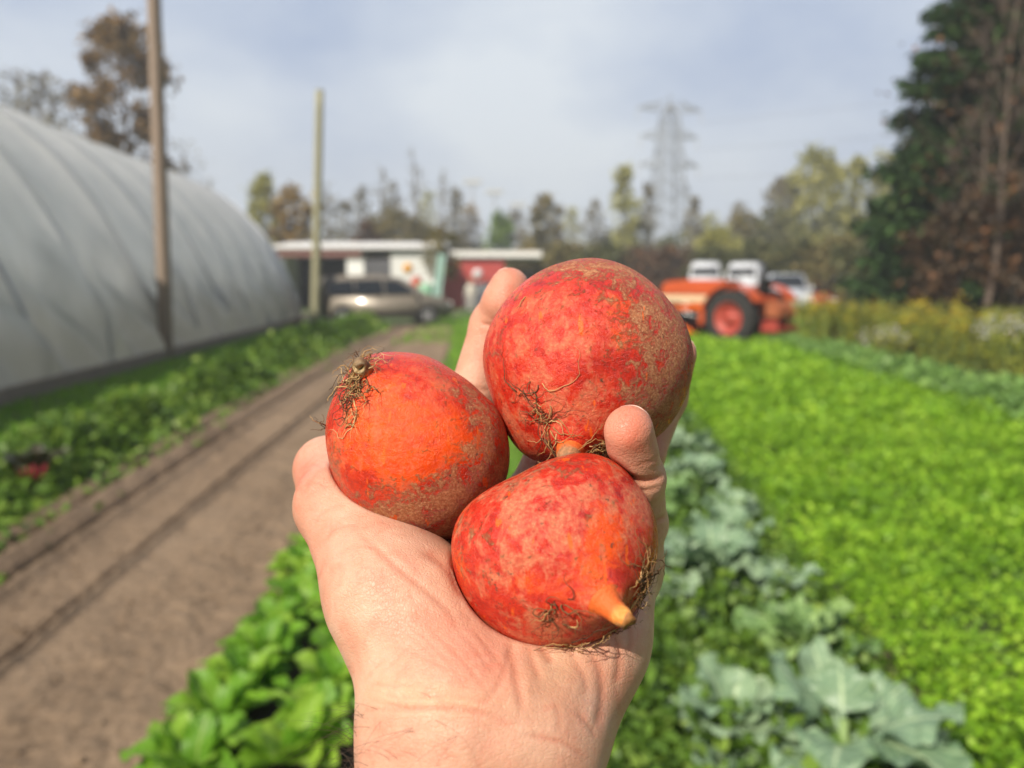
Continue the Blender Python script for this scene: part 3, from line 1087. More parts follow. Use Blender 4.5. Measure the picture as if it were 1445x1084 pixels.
ICO1_V, ICO1_F = ico_dirs(1)
N = 5200
yy = 1.6 + 14 * rng.random(N) ** 1.8
uu = rng.random(N)
xx = lerp_poly(SL, yy) * (1 - uu) + lerp_poly(SR, yy) * uu
sz = 0.003 + 0.011 * rng.random(N) ** 3.5
Vs = ICO1_V[None] * sz[:, None, None] * (1 + 0.25 * rng.normal(0, 1, (N, len(ICO1_V), 1))) * np.array([1, 1, 0.7])
Vs += np.stack([xx, yy, np.full(N, 0.038) + sz * 0.3], 1)[:, None]
Fs = ICO1_F[None] + (np.arange(N) * len(ICO1_V))[:, None, None]
tag(link('soil_crumbs', np_mesh('soil_crumbs', Vs.reshape(-1, 3), Fs.reshape(-1, 3)), SOIL), kind='stuff')


# ------------------------------------------------------------------ leaves as stuff
def quad_leaves(P, size, rng, tilt=0.7, aspect=0.62, az=None, fold=0.18, lean=None):
    """small folded leaves: 4 points each; P (n,3)"""
    n = len(P)
    size = np.broadcast_to(size, (n,))[:, None]
    az = rng.uniform(0, 2 * np.pi, n) if az is None else az
    el = rng.normal(0, tilt, n) if lean is None else lean
    d = np.stack([np.cos(az) * np.cos(el), np.sin(az) * np.cos(el), np.sin(el)], 1)
    s = np.stack([-np.sin(az), np.cos(az), np.zeros(n)], 1)
    rl = rng.normal(0, 0.5, n)[:, None]
    up = np.cross(d, s)
    s = s * np.cos(rl) + up * np.sin(rl)
    up = np.cross(d, s)
    a = P
    tip = P + d * size
    m = P + d * size * 0.52 + up * size * fold
    l = m + s * size * aspect * 0.5
    r = m - s * size * aspect * 0.5
    V = np.stack([a, r, tip, l], 1).reshape(-1, 3)
    Fq = np.arange(4 * n).reshape(n, 4)
    return V, Fq


def blades(P, h, w, rng, lean=0.35):
    n = len(P)
    h = np.broadcast_to(h, (n,))[:, None]
    az = rng.uniform(0, 2 * np.pi, n)
    s = np.stack([-np.sin(az), np.cos(az), np.zeros(n)], 1) * w
    k = np.abs(rng.normal(0, lean, n))[:, None]
    dr = np.stack([np.cos(az), np.sin(az), np.zeros(n)], 1)
    mid = P + (dr * k * 0.35 + [0, 0, 0.6]) * h
    tip = P + (dr * k + np.array([0, 0, 1.0]) - np.array([0, 0, 0.3]) * k) * h
    V = np.stack([P - s * 0.5, P + s * 0.5, mid + s * 0.4, tip, mid - s * 0.4], 1).reshape(-1, 3)
    b = np.arange(n) * 5
    Fq = np.stack([b, b + 1, b + 2, b + 3], 1)
    F2 = np.stack([b, b + 2, b + 3, b + 4], 1)
    Fq = np.concatenate([np.stack([b, b + 1, b + 2, b + 4], 1), np.stack([b + 4, b + 2, b + 3, b + 3], 1)[:, :4]])
    return V, Fq


def join(parts):
    Vs, Fs, o = [], [], 0
    for v, f in parts:
        Vs.append(v)
        Fs.append(f + o)
        o += len(v)
    return np.concatenate(Vs), np.concatenate(Fs)


M_COVER = leafmat('cover_crop_leaf', (0.10, 0.235, 0.010), (0.25, 0.46, 0.020), 0.36, 0.5, c=(0.42, 0.62, 0.05), clump=1.8)
M_GRASS = leafmat('grass_blade', (0.10, 0.24, 0.018), (0.22, 0.43, 0.03), 0.35, 0.5, c=(0.32, 0.46, 0.07), clump=0.9)
M_WEED = leafmat('weed_leaf', (0.040, 0.090, 0.012), (0.13, 0.24, 0.024), 0.3, 0.5, c=(0.24, 0.34, 0.05), clump=0.8)
M_BLUE = leafmat('bluish_crop_leaf', (0.12, 0.225, 0.05), (0.20, 0.35, 0.085), 0.3, 0.5, c=(0.28, 0.43, 0.10), clump=0.8)

# cover crop on the right: leaf size grows with distance only where leaves merge anyway
rng = np.random.default_rng(12)


def field_edge(y):
    return np.interp(y, [2, 3, 3.7, 5, 7, 12, 20, 25], [1.42, 1.45, 1.55, 1.72, 1.95, 2.3, 3.6, 4.2])


parts = []
for (y0, y1, n, s0) in ((1.2, 4.0, 62000, 0.031), (4.0, 7.5, 46000, 0.043), (7.5, 12.5, 26000, 0.075), (12.5, 19.5, 17000, 0.12)):
    y = rng.uniform(y0, y1, n)
    xl = field_edge(y)
    xr = np.minimum(6.4, 0.95 * y + 2.4)
    xr = np.maximum(xr, xl + 1.0)
    x = xl + (xr - xl) * rng.random(n) + rng.normal(0, 0.05, n)
    keep = 0.55 + 0.45 * np.sin(x * 3.1 + 1.7 * np.sin(y * 1.3)) * np.cos(y * 2.3 + x)
    z = (0.05 + 0.15 * rng.random(n) ** 0.7) * (0.75 + 0.4 * keep)
    g = vnoise(np.stack([x, y], 1), 5.5, 31) * 0.6 + vnoise(np.stack([x, y], 1), 1.7, 32) * 0.4
    z *= 0.65 + 0.7 * g
    ok = g > 0.20
    x, y, z, n = x[ok], y[ok], z[ok], int(ok.sum())
    P = np.stack([x, y, z], 1)
    parts.append(quad_leaves(P, s0 * rng.uniform(0.6, 1.25, n), rng, 0.55, 0.8))
v, f = join(parts)
tag(link('cover_crop', np_mesh('cover_crop', v, f), M_COVER), kind='stuff')

# bluish crop rows along the far right of the field
parts = []
for (cx0, cx1, wd, n) in ((5.5, 6.6, 0.55, 9000),):
    y = rng.uniform(6.0, 19, n)
    x = np.interp(y, [6, 10, 19], [cx0, 5.9, cx1]) + rng.normal(0, wd * 0.5, n)
    P = np.stack([x, y, 0.06 + 0.26 * rng.random(n)], 1)
    parts.append(quad_leaves(P, 0.11 * rng.uniform(0.6, 1.3, n), rng, 0.6, 0.75))
v, f = join(parts)
tag(link('bluish_crop', np_mesh('bluish_crop', v, f), M_BLUE), kind='stuff')

# grass: between the soil bed and the brassicas, along the tunnel, behind the bed
parts = []
for (n, y0, y1, fl, fr, hh, w) in (
        (16000, 1.8, 8.5, lambda y: np.full_like(y, -0.45), lambda y: field_edge(y) + 0.05, 0.10, 0.010),
        (15000, 8.5, 26, lambda y: np.interp(y, [8, 12, 18, 26], [-1.1, -1.2, -1.4, -1.9]), lambda y: field_edge(y) + 0.2, 0.14, 0.022),
        (26000, 3.6, 27, lambda y: np.interp(y, [3, 12, 27], [-6.35, -6.7, -7.6]), lambda y: lerp_poly(SL, y) - 0.7, 0.11, 0.020),
        (9000, 19, 34, lambda y: np.full_like(y, -3.0), lambda y: np.full_like(y, 14.0), 0.16, 0.04)):
    y = y0 + (y1 - y0) * rng.random(n) ** 1.25
    a, b = fl(y), fr(y)
    x = a + (b - a) * rng.random(n)
    P = np.stack([x, y, np.full(n, -0.01)], 1)
    parts.append(blades(P, hh * rng.uniform(0.5, 1.5, n), w, rng))
v, f = join(parts)
f4 = f.copy()
gme = bpy.data.meshes.new('grass')
nq = len(f) // 1
good = f[:, 2] != f[:, 3]
# quads then triangles
qd, tr = f[good], f[~good][:, :3]
gme.vertices.add(len(v)); gme.vertices.foreach_set('co', v.astype(np.float32).ravel())
gme.loops.add(qd.size + tr.size)
gme.loops.foreach_set('vertex_index', np.concatenate([qd.ravel(), tr.ravel()]).astype(np.int32))
gme.polygons.add(len(qd) + len(tr))
gme.polygons.foreach_set('loop_start', np.concatenate([np.arange(len(qd)) * 4, qd.size + np.arange(len(tr)) * 3]).astype(np.int32))
gme.polygons.foreach_set('loop_total', np.concatenate([np.full(len(qd), 4), np.full(len(tr), 3)]).astype(np.int32))
gme.update(calc_edges=True)
tag(link('grass', gme, M_GRASS), kind='stuff')

# low weeds: along the left of the bed, round the brassicas, clover under the lettuce
parts = []
n = 30000
y = 3.0 + 23 * rng.random(n) ** 1.5
c = lerp_poly(SL, y) - 0.55
hump = 0.6 + 0.4 * np.sin(y * 3.3 + 1.2 * np.sin(y * 1.7))
x = c + rng.normal(0, 0.30, n)
z = 0.04 + (0.34 * hump) * (1.2 + 0.5 * np.clip((y - 7) / 8, 0, 1)) * rng.random(n) * np.exp(-((x - c) / 0.42) ** 2)
parts.append(quad_leaves(np.stack([x, y, z], 1), (0.05 + 0.004 * y) * rng.uniform(0.6, 1.5, n), rng, 0.6, 0.7))
n = 16000
y = 1.9 + 7 * rng.random(n) ** 1.3
x = rng.uniform(0.1, 1, n) * (field_edge(y) - 0.1)
parts.append(quad_leaves(np.stack([x, y, 0.02 + 0.20 * rng.random(n) ** 1.5], 1), 0.055 * rng.uniform(0.5, 1.3, n), rng, 0.6, 0.7))
v, f = join(parts)
tag(link('weeds', np_mesh('weeds', v, f), M_WEED), kind='stuff')


# ------------------------------------------------------------------ crop plants with real leaves
def leaf_sheet(L, W, incl, az, rng, curl=0.6, cup=0.25, ruffle=0.06, pet=0.2, nu=7, nv=10, base=(0, 0, 0), lobes=0):
    V, UV = [], []
    ca, sa = math.cos(az), math.sin(az)
    x = z = 0.0
    ang = incl
    ph = rng.uniform(0, 6.28)
    for i in range(nv + 1):
        v = i / nv
        if i:
            ang -= curl / nv
            x += math.cos(ang) * L / nv
            z += math.sin(ang) * L / nv
        k = max(0.0, (v - pet) / (1 - pet))
        w = W * (0.10 + 0.90 * (math.sin(math.pi * min(1, k ** 0.75 * 0.97 + 0.03)) ** 0.6 if k > 0 else 0))
        if i == nv: w = W * 0.14
        if lobes and k > 0: w *= 1 + 0.14 * math.sin(v * lobes * 3.1 + ph)
        for j in range(nu + 1):
            u = j / nu * 2 - 1
            rf = ruffle * L * abs(u) ** 1.5 * (math.sin(v * 14 + ph + u * 2.5) + 0.45 * math.sin(v * 33 + 2 * ph - u * 3)) * (k > 0)
            h = cup * w * u * u * (1 if k > 0 else 1.5) + rf
            px = x - math.sin(ang) * h
            pz = z + math.cos(ang) * h
            py = w * u * (1 - 0.12 * cup * abs(u))
            V.append((base[0] + px * ca - py * sa, base[1] + px * sa + py * ca, base[2] + pz))
            UV.append((j / nu, v))
    Fq = []
    for i in range(nv):
        for j in range(nu):
            a = i * (nu + 1) + j
            Fq.append((a, a + 1, a + nu + 2, a + nu + 1))
    return np.array(V), np.array(Fq), np.array(UV)


def plant_mesh(name, leaves):
    Vs, Fs, Us, o = [], [], [], 0
    for V, Fq, U in leaves:
        Vs.append(V)
        Fs.append(Fq + o)
        Us.append(U)
        o += len(V)
    V, Fq, U = np.concatenate(Vs), np.concatenate(Fs), np.concatenate(Us)
    me = np_mesh(name, V, Fq)
    uv = me.uv_layers.new(name='UVMap')
    li = np.empty(len(me.loops), np.int32)
    me.loops.foreach_get('vertex_index', li)
    uv.data.foreach_set('uv', U[li].astype(np.float32).ravel())
    return me


M_LET = leafmat('lettuce_leaf', (0.070, 0.21, 0.010), (0.15, 0.35, 0.016), 0.40, 0.48, c=(0.30, 0.48, 0.04), veins=(0.40, 0.52, 0.14), clump=3.0, spec=0.35)
M_BRA = leafmat('collard_leaf', (0.115, 0.205, 0.105), (0.205, 0.315, 0.185), 0.22, 0.42, c=(0.33, 0.44, 0.26), veins=(0.50, 0.62, 0.36), clump=2.0, spec=0.5)
M_BRA2 = leafmat('broccoli_leaf', (0.10, 0.21, 0.06), (0.19, 0.33, 0.10), 0.28, 0.45, c=(0.30, 0.44, 0.14), veins=(0.50, 0.62, 0.30), clump=2.0, spec=0.5)
M_STALK = simple('plant_stalk', (0.20, 0.30, 0.10), 0.6)
rng = np.random.default_rng(77)
LET = []
for k in range(5):
    lv = []
    nl = 15
    for i in range(nl):
        a = i * 2.39996 + rng.normal(0, 0.15)
        t_ = i / nl
        lv.append(leaf_sheet(0.125 + 0.05 * rng.random() + 0.04 * (1 - abs(t_ - .5)), 0.046 + 0.018 * rng.random(), R(82 - 52 * (1 - t_) + rng.normal(0, 6)), a, rng,
                             1.0 * rng.uniform(0.5, 1.3), 0.45 * rng.uniform(0.4, 1.4), 0.055, 0.16, 8, 12, base=(0.012 * math.cos(a), 0.012 * math.sin(a), 0.01)))
    LET.append(plant_mesh('lettuce', lv))
ORD = ['nearest', 'second', 'third', 'fourth', 'fifth', 'sixth', 'seventh', 'eighth', 'ninth', 'tenth', 'eleventh', 'twelfth', 'thirteenth', 'fourteenth', 'fifteenth', 'sixteenth']
k = 0
for row, (x0, slope, nn, text) in enumerate(((-0.985, -0.012, 11, 'bright green lettuce, %s in the row edging the bare soil'), (-0.655, -0.012, 11, 'bright green lettuce, %s in the row beside the wrist'))):
    for i in range(nn):
        y = 2.28 + 0.235 * i + rng.normal(0, 0.02)
        o = link('lettuce', LET[k % 5], M_LET, None, True)
        o.location = (x0 + slope * i + rng.normal(0, 0.02), y, 0.0)
        o.rotation_euler = (rng.normal(0, .05), rng.normal(0, .05), rng.uniform(0, 6.28))
        s = rng.uniform(0.92, 1.2)
        o.scale = (s, s, s)
        tag(o, text % (ORD[i] if i else 'nearest'), 'lettuce', 'lettuces planted in two rows')
        k += 1
# dark soil under the lettuces
me = strip_mesh('lettuce_bed', [(-1.06, 1.4), (-1.10, 3.2), (-1.14, 5.4)], [(-0.46, 1.4), (-0.48, 3.2), (-0.5, 5.4)], 0.0, None, 12, 40, lambda u, v, x, y: 0.02 * math.sin(math.pi * u))
DARKSOIL = simple('dark_soil', (0.045, 0.03, 0.02), 0.95, var=0.5, scale=25, bump=0.8)
tag(link('lettuce_bed', me, DARKSOIL, None, True), kind='structure')

BRA = []
for k in range(4):
    lv = []
    nl = 13
    for i in range(nl):
        a = i * 2.39996 + rng.normal(0, 0.2)
        t_ = i / nl
        lv.append(leaf_sheet(0.26 + 0.12 * rng.random() - 0.09 * t_, 0.095 + 0.045 * rng.random() - 0.03 * t_, R(32 + 45 * t_ + rng.normal(0, 13)), a, rng,
                             1.5 * rng.uniform(0.2, 1.3), 0.32 * rng.uniform(-0.8, 1.4), 0.085, 0.30, 12, 24, base=(0.02 * math.cos(a), 0.02 * math.sin(a), 0.08 + 0.10 * t_), lobes=0))
    BRA.append(plant_mesh('collard_leaves', lv))
proto = []
for k in range(4):
    r = empty('collard_plant', (0, 0, 0))
    lo = link('leaves', BRA[k], M_BRA2 if k == 2 else M_BRA, r, True)
    mb = MB()
    mb.tube([(0, 0, -0.03), (0.006, 0.004, 0.08), (0, 0, 0.22)], [0.018, 0.016, 0.012], 8)
    mb.build('stalk', M_STALK, r, True)
    proto.append(r)
spots = [(1.00, 2.16, 1.12), (0.70, 2.32, .85), (1.14, 2.85, .95), (0.98, 3.62, 1.05), (0.72, 3.35, 0.8), (1.18, 4.15, .9), (0.95, 4.75, .95), (1.30, 5.3, 1.0), (1.46, 6.2, 1.05), (1.12, 6.7, 1.0), (1.5, 7.6, 1.1), (1.15, 8.4, 1.0), (0.92, 3.95, .8), (1.36, 4.6, .8), (1.0, 5.75, .9), (1.28, 3.45, .7)]
blab = ['big blue-green collard with broad leaves, nearest of the row', 'smaller collard with a yellow spotted leaf just left of the nearest big one'] + ['blue-green collard plant, %s from the near end of the row' % o for o in ORD[2:12]] + ['smaller collard tucked between the %s' % o for o in ('second and third rosettes beside the wrist', 'middle rosettes on the field side', 'farther rosettes behind the lowest beet', 'near rosettes on the field side')]
blab[1] = 'smaller collard just left of the nearest big one'
for i, (x, y, s) in enumerate(spots):
    o = proto[i] if i < 4 else copy_tree(proto[i % 4])
    o.location = (x, y, 0)
    o.rotation_euler = (0, 0, rng.uniform(0, 6.28))
    o.scale = (s, s, s)
    tag(o, blab[i], 'collard', 'collards in a row')

# red chard at the left of the soil
r = empty('chard_plant', (*G(42, 700), 0))
r.location.y += 0.05
M_CH = leafmat('chard_leaf', (0.020, 0.030, 0.014), (0.05, 0.06, 0.022), 0.12, 0.4, veins=(0.12, 0.012, 0.02))
M_CS = simple('chard_stem', (0.30, 0.012, 0.03), 0.4)
lv, mb = [], MB()
for i in range(9):
    a = i * 2.4
    inc = R(58 + 25 * rng.random())
    tip = np.array([math.cos(a) * math.cos(inc), math.sin(a) * math.cos(inc), math.sin(inc)]) * (0.20 + 0.06 * rng.random())
    mb.tube([(0, 0, 0), tuple(tip * 0.5), tuple(tip)], [0.012, 0.011, 0.008], 6)
    lv.append(leaf_sheet(0.2, 0.065, inc - 0.1, a, rng, 0.9, 0.2, 0.06, 0.02, base=tip * 0.96))
link('leaves', plant_mesh('chard_leaves', lv), M_CH, r, True)
mb.build('stems', M_CS, r, True)
tag(r, 'dark red-stemmed chard plant at the left edge of the soil bed', 'chard')

# ------------------------------------------------------------------ polytunnel
def tunnel_mat():
    t = NT('greenhouse_film')
    p = t.n('NewGeometry').outputs['Position']
    n1 = t.noise(t.stretch(p, (0.8, 0.8, 0.35)), 1.6, 5, 0.6, 0.5)
    n2 = t.noise(p, 5, 5)
    z = t.n('SeparateXYZ', {0: p}).outputs[2]
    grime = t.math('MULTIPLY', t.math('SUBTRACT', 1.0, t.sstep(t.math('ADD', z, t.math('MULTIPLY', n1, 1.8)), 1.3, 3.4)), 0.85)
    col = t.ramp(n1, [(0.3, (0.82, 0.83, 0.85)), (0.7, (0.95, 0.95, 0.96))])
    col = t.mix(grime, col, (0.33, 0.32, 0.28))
    b = t.bump(t.math('ADD', n1, t.math('MULTIPLY', n2, 0.3)), 0.5, 0.06)
    pr = t.principled(Base_Color=col, Roughness=0.26, Specular_IOR_Level=0.6, Normal=b)
    tr = t.n('BsdfTranslucent', {'Color': col}).outputs[0]
    return t.done(t.n('MixShader', {0: 0.64, 1: pr, 2: tr}).outputs[0])


A0, A1 = np.array([-5.62, 1.5]), np.array([-7.95, 29.5])
ax = (A1 - A0) / np.linalg.norm(A1 - A0)
nrm = np.array([-ax[1], ax[0]])      # towards the left
TL = np.linalg.norm(A1 - A0)
ARCH = [(0, 0), (0.06, 0.8), (0.34, 1.6), (1.0, 3.0), (1.9, 4.2), (3.2, 5.2), (4.9, 5.66), (6.6, 5.2), (7.9, 4.2), (8.8, 3.0), (9.46, 1.6), (9.74, 0.8), (9.8, 0)]
arch = smooth_poly(ARCH, 8) * np.array([1.0, 0.97])
NA = len(arch)
NS = 260
RIB = 2.25
V, Q = [], []
t_rng = np.random.default_rng(6)
ph = t_rng.uniform(0, 6.28, 40)
for i in range(NS + 1):
    s = TL * i / NS
    b = int(s / RIB)
    fr = s / RIB - b
    sag = math.sin(math.pi * fr)
    for j in range(NA):
        o, z = arch[j]
        tz = math.exp(-((z - 0.9) / 0.9) ** 2)
        up = min(1, z / 1.6)
        out = -0.30 * sag ** 0.6 * up - 0.06 * (1 - abs(2 * fr - 1)) * tz
        # slanting pulls and folds in the slack film of the lower wall
        fold = 0.13 * math.sin(2 * math.pi * (fr * 1.6 + z * 0.55) + ph[b % 40]) * tz + 0.05 * math.sin(9 * fr + 3.1 * z + ph[(b + 7) % 40]) * math.exp(-((z - 0.7) / 0.6) ** 2)
        fold += 0.03 * math.sin(2 * math.pi * (fr - 0.25 * z) * 2 + ph[(b + 3) % 40]) * math.exp(-((z - 1.9) / 0.9) ** 2)
        c = np.array([4.9, 0.4])
        dv = np.array([o, z]) - c
        dv /= np.linalg.norm(dv)
        o2, z2 = o + dv[0] * (out + fold), max(0.0, z + dv[1] * (out + fold) * (z > 0.05))
        p = A0 + ax * s + nrm * o2
        V.append((p[0], p[1], z2))
for i in range(NS):
    for j in range(NA - 1):
        a = i * NA + j
        Q.append((a, a + NA, a + NA + 1, a + 1))
tun = empty('polytunnel', ((A0 + A1)[0] / 2, (A0 + A1)[1] / 2, 0))
tag(tun, 'long white plastic-covered hoop greenhouse along the left side', 'greenhouse')
base = np.array([(A0 + A1)[0] / 2, (A0 + A1)[1] / 2, 0])
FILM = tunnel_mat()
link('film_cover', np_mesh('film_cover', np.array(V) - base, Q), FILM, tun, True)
STEEL = simple('galvanised_steel', (0.35, 0.36, 0.37), 0.4, 0.8)
WOOD = barkmat('weathered_wood', (0.21, 0.165, 0.125))
nr = int(TL / RIB)
for b in range(nr + 1):
    s = b * RIB
    mb = MB()
    pts = []
    for (o, z) in arch[::3]:
        dv = np.array([4.9, 0.4]) - np.array([o, z])
        dv /= np.linalg.norm(dv)
        p = A0 + ax * s + nrm * (o + dv[0] * 0.07)
        pts.append((p[0] - base[0], p[1] - base[1], max(0, z + dv[1] * 0.07)))
    mb.tube(pts, 0.026, 6)
    mb.build('hoop', STEEL, tun, True)
mb = MB()
for zz, oo in ((0.14, 0.0),):
    pA, pB = A0 - nrm * 0.05, A1 - nrm * 0.05
    mid = (pA + pB) / 2 - base[:2]
    mb.box((mid[0], mid[1], 0.13), (0.05, TL, 0.26), rz=math.atan2(ax[1], ax[0]) - math.pi / 2)
mb.build('baseboard', WOOD, tun)
for nm, s in (('end_wall', 0.03), ('end_wall', TL - 0.03)):
    n = NA
    vs = []
    for off in (0, 0.02):
        for (o, z) in arch:
            p = A0 + ax * (s + off) + nrm * (o * 0.985 + 0.07)
            vs.append((p[0] - base[0], p[1] - base[1], z * 0.985))
    mb = MB()
    mb.add(vs, [tuple(range(n)), tuple(range(2 * n - 1, n - 1, -1))] + [(i + 1, i, n + i, n + i + 1) for i in range(n - 1)])
    mb.build(nm, FILM, tun)
# bare earth strip at the foot of the tunnel
pl = [tuple(A0 + ax * s - nrm * 0.65) for s in (0, 10, 20, TL)]
pr = [tuple(A0 + ax * s + nrm * 0.2) for s in (0, 10, 20, TL)]
tag(link('earth_strip', strip_mesh('earth_strip', pr, pl, 0.012, None, 8, 60, lambda u, v, x, y: 0.02 * math.sin(9 * y) * math.sin(3.1 * u)), simple('bare_earth', (0.10, 0.072, 0.05), 0.95, var=0.5, scale=5, bump=0.8), None, True), kind='structure')


# ------------------------------------------------------------------ poles
def pole(name, px_b, py_b, px_t, py_t, r0, r1, col, label, extra=0.0):
    x, y = G(px_b, py_b)
    zt = ZT(py_t, y) + extra
    xt = AT(px_t, y, py_t)
    dx = (xt - x) * (zt / max(0.1, ZT(py_t, y)))
    root = empty(name, (x, y, 0))
    mb = MB()
    n = 12
    mb.tube([(dx * i / n, 0, -0.3 + (zt + 0.3) * i / n) for i in range(n + 1)], [r0 + (r1 - r0) * i / n for i in range(n + 1)], 14)
    mb.build('shaft', barkmat(name + '_wood', col), root, True)
    mb = MB()
    mb.tube([(dx, 0, zt), (dx, 0, zt + 0.03)], [r1 * 1.08, r1 * 0.9], 14)
    mb.build('pole_cap', STEEL, root, True)
    tag(root, label, 'pole')
    return root


pole('wooden_pole', 235, 511, 217, 0, 0.135, 0.12, (0.25, 0.19, 0.145), 'tall brown wooden pole standing against the greenhouse', 1.8)
pole('wooden_pole', 444, 461, 451, 128, 0.155, 0.13, (0.29, 0.275, 0.17), 'pale greenish wooden pole beside the rear of the van')

# ------------------------------------------------------------------ trees
def crown_pts(rng, n, kind, H, Wd, z0, clumps, loose=0.35):
    cs, rs = [], []
    for _ in range(clumps):
        t = rng.random()
        if kind == 'round':
            a, zz = rng.uniform(0, 6.28), rng.uniform(-1, 1)
            rr = math.sqrt(max(0, 1 - zz * zz)) * rng.random() ** 0.4
            c = (Wd / 2 * rr * math.cos(a), Wd / 2 * rr * math.sin(a), z0 + (H - z0) * (0.5 + 0.46 * zz))
        elif kind == 'poplar':
            a = rng.uniform(0, 6.28)
            rr = math.sin(math.pi * min(1, (t * 0.85 + 0.12))) ** 0.6 * rng.random() ** 0.5
            c = (Wd / 2 * rr * math.cos(a), Wd / 2 * rr * math.sin(a), z0 + (H - z0) * t)
        else:
            a = rng.uniform(0, 6.28)
            rr = (1 - 0.75 * t ** 1.6) * rng.random() ** 0.5
            c = (Wd / 2 * rr * math.cos(a), Wd / 2 * rr * math.sin(a), z0 + (H - z0) * t * 0.95)
        cs.append(c)
        rs.append(rng.uniform(0.5, 1.2))
    cs, rs = np.array(cs), np.array(rs)
    k = rng.integers(0, clumps, n)
    sp = 0.14 * Wd * (6 / max(6, clumps) + 0.45)
    P = cs[k] + rng.normal(0, 1, (n, 3)) * (sp * rs[k])[:, None] * np.array([1, 1, 0.75])
    # loose leaves all through the crown between the clumps
    m = rng.random(n) < loose
    u = rng.random(n)
    a = rng.uniform(0, 6.28, n)
    prof = np.sin(np.pi * np.clip(u * 0.88 + 0.1, 0, 1)) ** (0.5 if kind == 'round' else 0.7)
    rr = Wd / 2 * prof * np.sqrt(rng.random(n)) * (1 + 0.25 * np.sin(3 * a + 9 * u))
    Un = np.stack([rr * np.cos(a), rr * np.sin(a), z0 + (H - z0) * u], 1)
    P[m] = Un[m]
    return P, cs


def branches(mb, rng, H, spread, r0, z0, levels=3, first=9, up=0.6, lean=0.0, twig=0.01):
    n = 8
    path = [Vector((lean * H * (i / n) ** 2 + rng.normal(0, 0.012) * H * 0.5 * (i > 0), rng.normal(0, 0.01) * H * 0.5 * (i > 0), H * 0.92 * i / n - (0.2 if i == 0 else 0))) for i in range(n + 1)]
    mb.tube(path, [r0 * (1 - 0.85 * i / n) + 0.01 for i in range(n + 1)], 7)

    def grow(p, d, L, r, lv):
        k = 4
        pts = [p]
        dd = d.copy()
        for i in range(k):
            dd = (dd + Vector(rng.normal(0, 0.16, 3)) + Vector((0, 0, 0.10))).normalized()
            pts.append(pts[-1] + dd * L / k)
        mb.tube(pts, [max(twig, r * (1 - 0.7 * i / k)) for i in range(k + 1)], 4, cap=False)
        if lv > 0:
            for q in range(3 if lv > 1 else 4):
                i = rng.integers(1, k + 1)
                v = (dd + Vector(rng.normal(0, 0.55, 3))).normalized()
                grow(pts[i], v, L * rng.uniform(0.4, 0.65), r * 0.5, lv - 1)
    for i in range(first):
        t = (z0 / H) + (0.9 - z0 / H) * (i + rng.random()) / first
        q = min(n - 1, int(t / 0.92 * n))
        p = path[q].lerp(path[q + 1], min(1, max(0, t / 0.92 * n - q)))
        a = i * 2.4 + rng.normal(0, 0.3)
        d = Vector((math.cos(a), math.sin(a), up + 0.5 * t)).normalized()
        grow(p, d, spread * (1.05 - 0.65 * t) * rng.uniform(0.7, 1.1), r0 * 0.42 * (1.1 - 0.8 * t), levels - 1)


BARK_G = barkmat('bark_grey', (0.17, 0.15, 0.13))
BARK_B = barkmat('bark_brown', (0.11, 0.08, 0.06))


def tree(name, label, x, y, H, Wd, kind, mat, n, leaf, seed, z0f=0.2, clumps=30, bark=None, cat='tree', group=None, levels=2, first=8, lean=0.0, twig=None, loose=0.35, rs=1.0):
    rng = np.random.default_rng(seed)
    root = empty(name, (x, y, 0))
    bark = bark or BARK_G
    mb = MB()
    branches(mb, rng, H, Wd * 0.5, max(0.05, H * 0.016) * rs, H * z0f, levels, first, 0.7, lean, twig if twig else max(0.012, H * 0.0016))
    mb.build('trunk', bark, root, True)
    if n:
        n = int(n * 1.9)
        P, _ = crown_pts(rng, n, kind, H, Wd, H * z0f, int(clumps * 1.8), loose)
        P[:, 2] = np.maximum(P[:, 2], 0.05)
        P[:, 0] += lean * H * (P[:, 2] / H) ** 2
        v, f = quad_leaves(P, leaf * rng.uniform(0.6, 1.4, n), rng, 0.9, 0.7)
        link('crown', np_mesh('crown', v, f), mat, root)
    tag(root, label, cat, group)
    return root


def shrub(name, label, x, y, H, Wd, mat, n, leaf, seed, clumps=14, cat='shrub', group=None):
    return tree(name, label, x, y, H, Wd, 'round', mat, n, leaf, seed, 0.12, clumps, BARK_B, cat, group, 2, 5)


L_OLIVE = leafmat('leaf_olive_brown', (0.10, 0.092, 0.03), (0.21, 0.18, 0.055), 0.28, 0.6, c=(0.32, 0.22, 0.07), clump=0.5)
L_YEL = leafmat('leaf_yellow_green', (0.20, 0.21, 0.045), (0.38, 0.37, 0.09), 0.3, 0.6, c=(0.52, 0.47, 0.14), clump=0.3)
L_GREEN = leafmat('leaf_bright_green', (0.09, 0.17, 0.02), (0.20, 0.29, 0.035), 0.3, 0.6, clump=0.4)
L_DARK = leafmat('leaf_dark_olive', (0.040, 0.052, 0.016), (0.095, 0.105, 0.03), 0.2, 0.6, c=(0.19, 0.17, 0.05), clump=0.5)
L_RUST = leafmat('leaf_rust', (0.045, 0.034, 0.018), (0.095, 0.060, 0.030), 0.25, 0.6, c=(0.24, 0.10, 0.035), clump=0.9)
L_ORANGE = leafmat('leaf_orange_yellow', (0.20, 0.12, 0.03), (0.34, 0.22, 0.05), 0.3, 0.6, c=(0.45, 0.33, 0.09), clump=0.5)
L_AUT = leafmat('leaf_autumn_brown', (0.12, 0.085, 0.03), (0.24, 0.15, 0.05), 0.3, 0.6, c=(0.36, 0.21, 0.07), clump=0.5)
L_SPARSE = leafmat('leaf_pale_dry', (0.16, 0.14, 0.09), (0.27, 0.24, 0.15), 0.25, 0.6, clump=0.5)
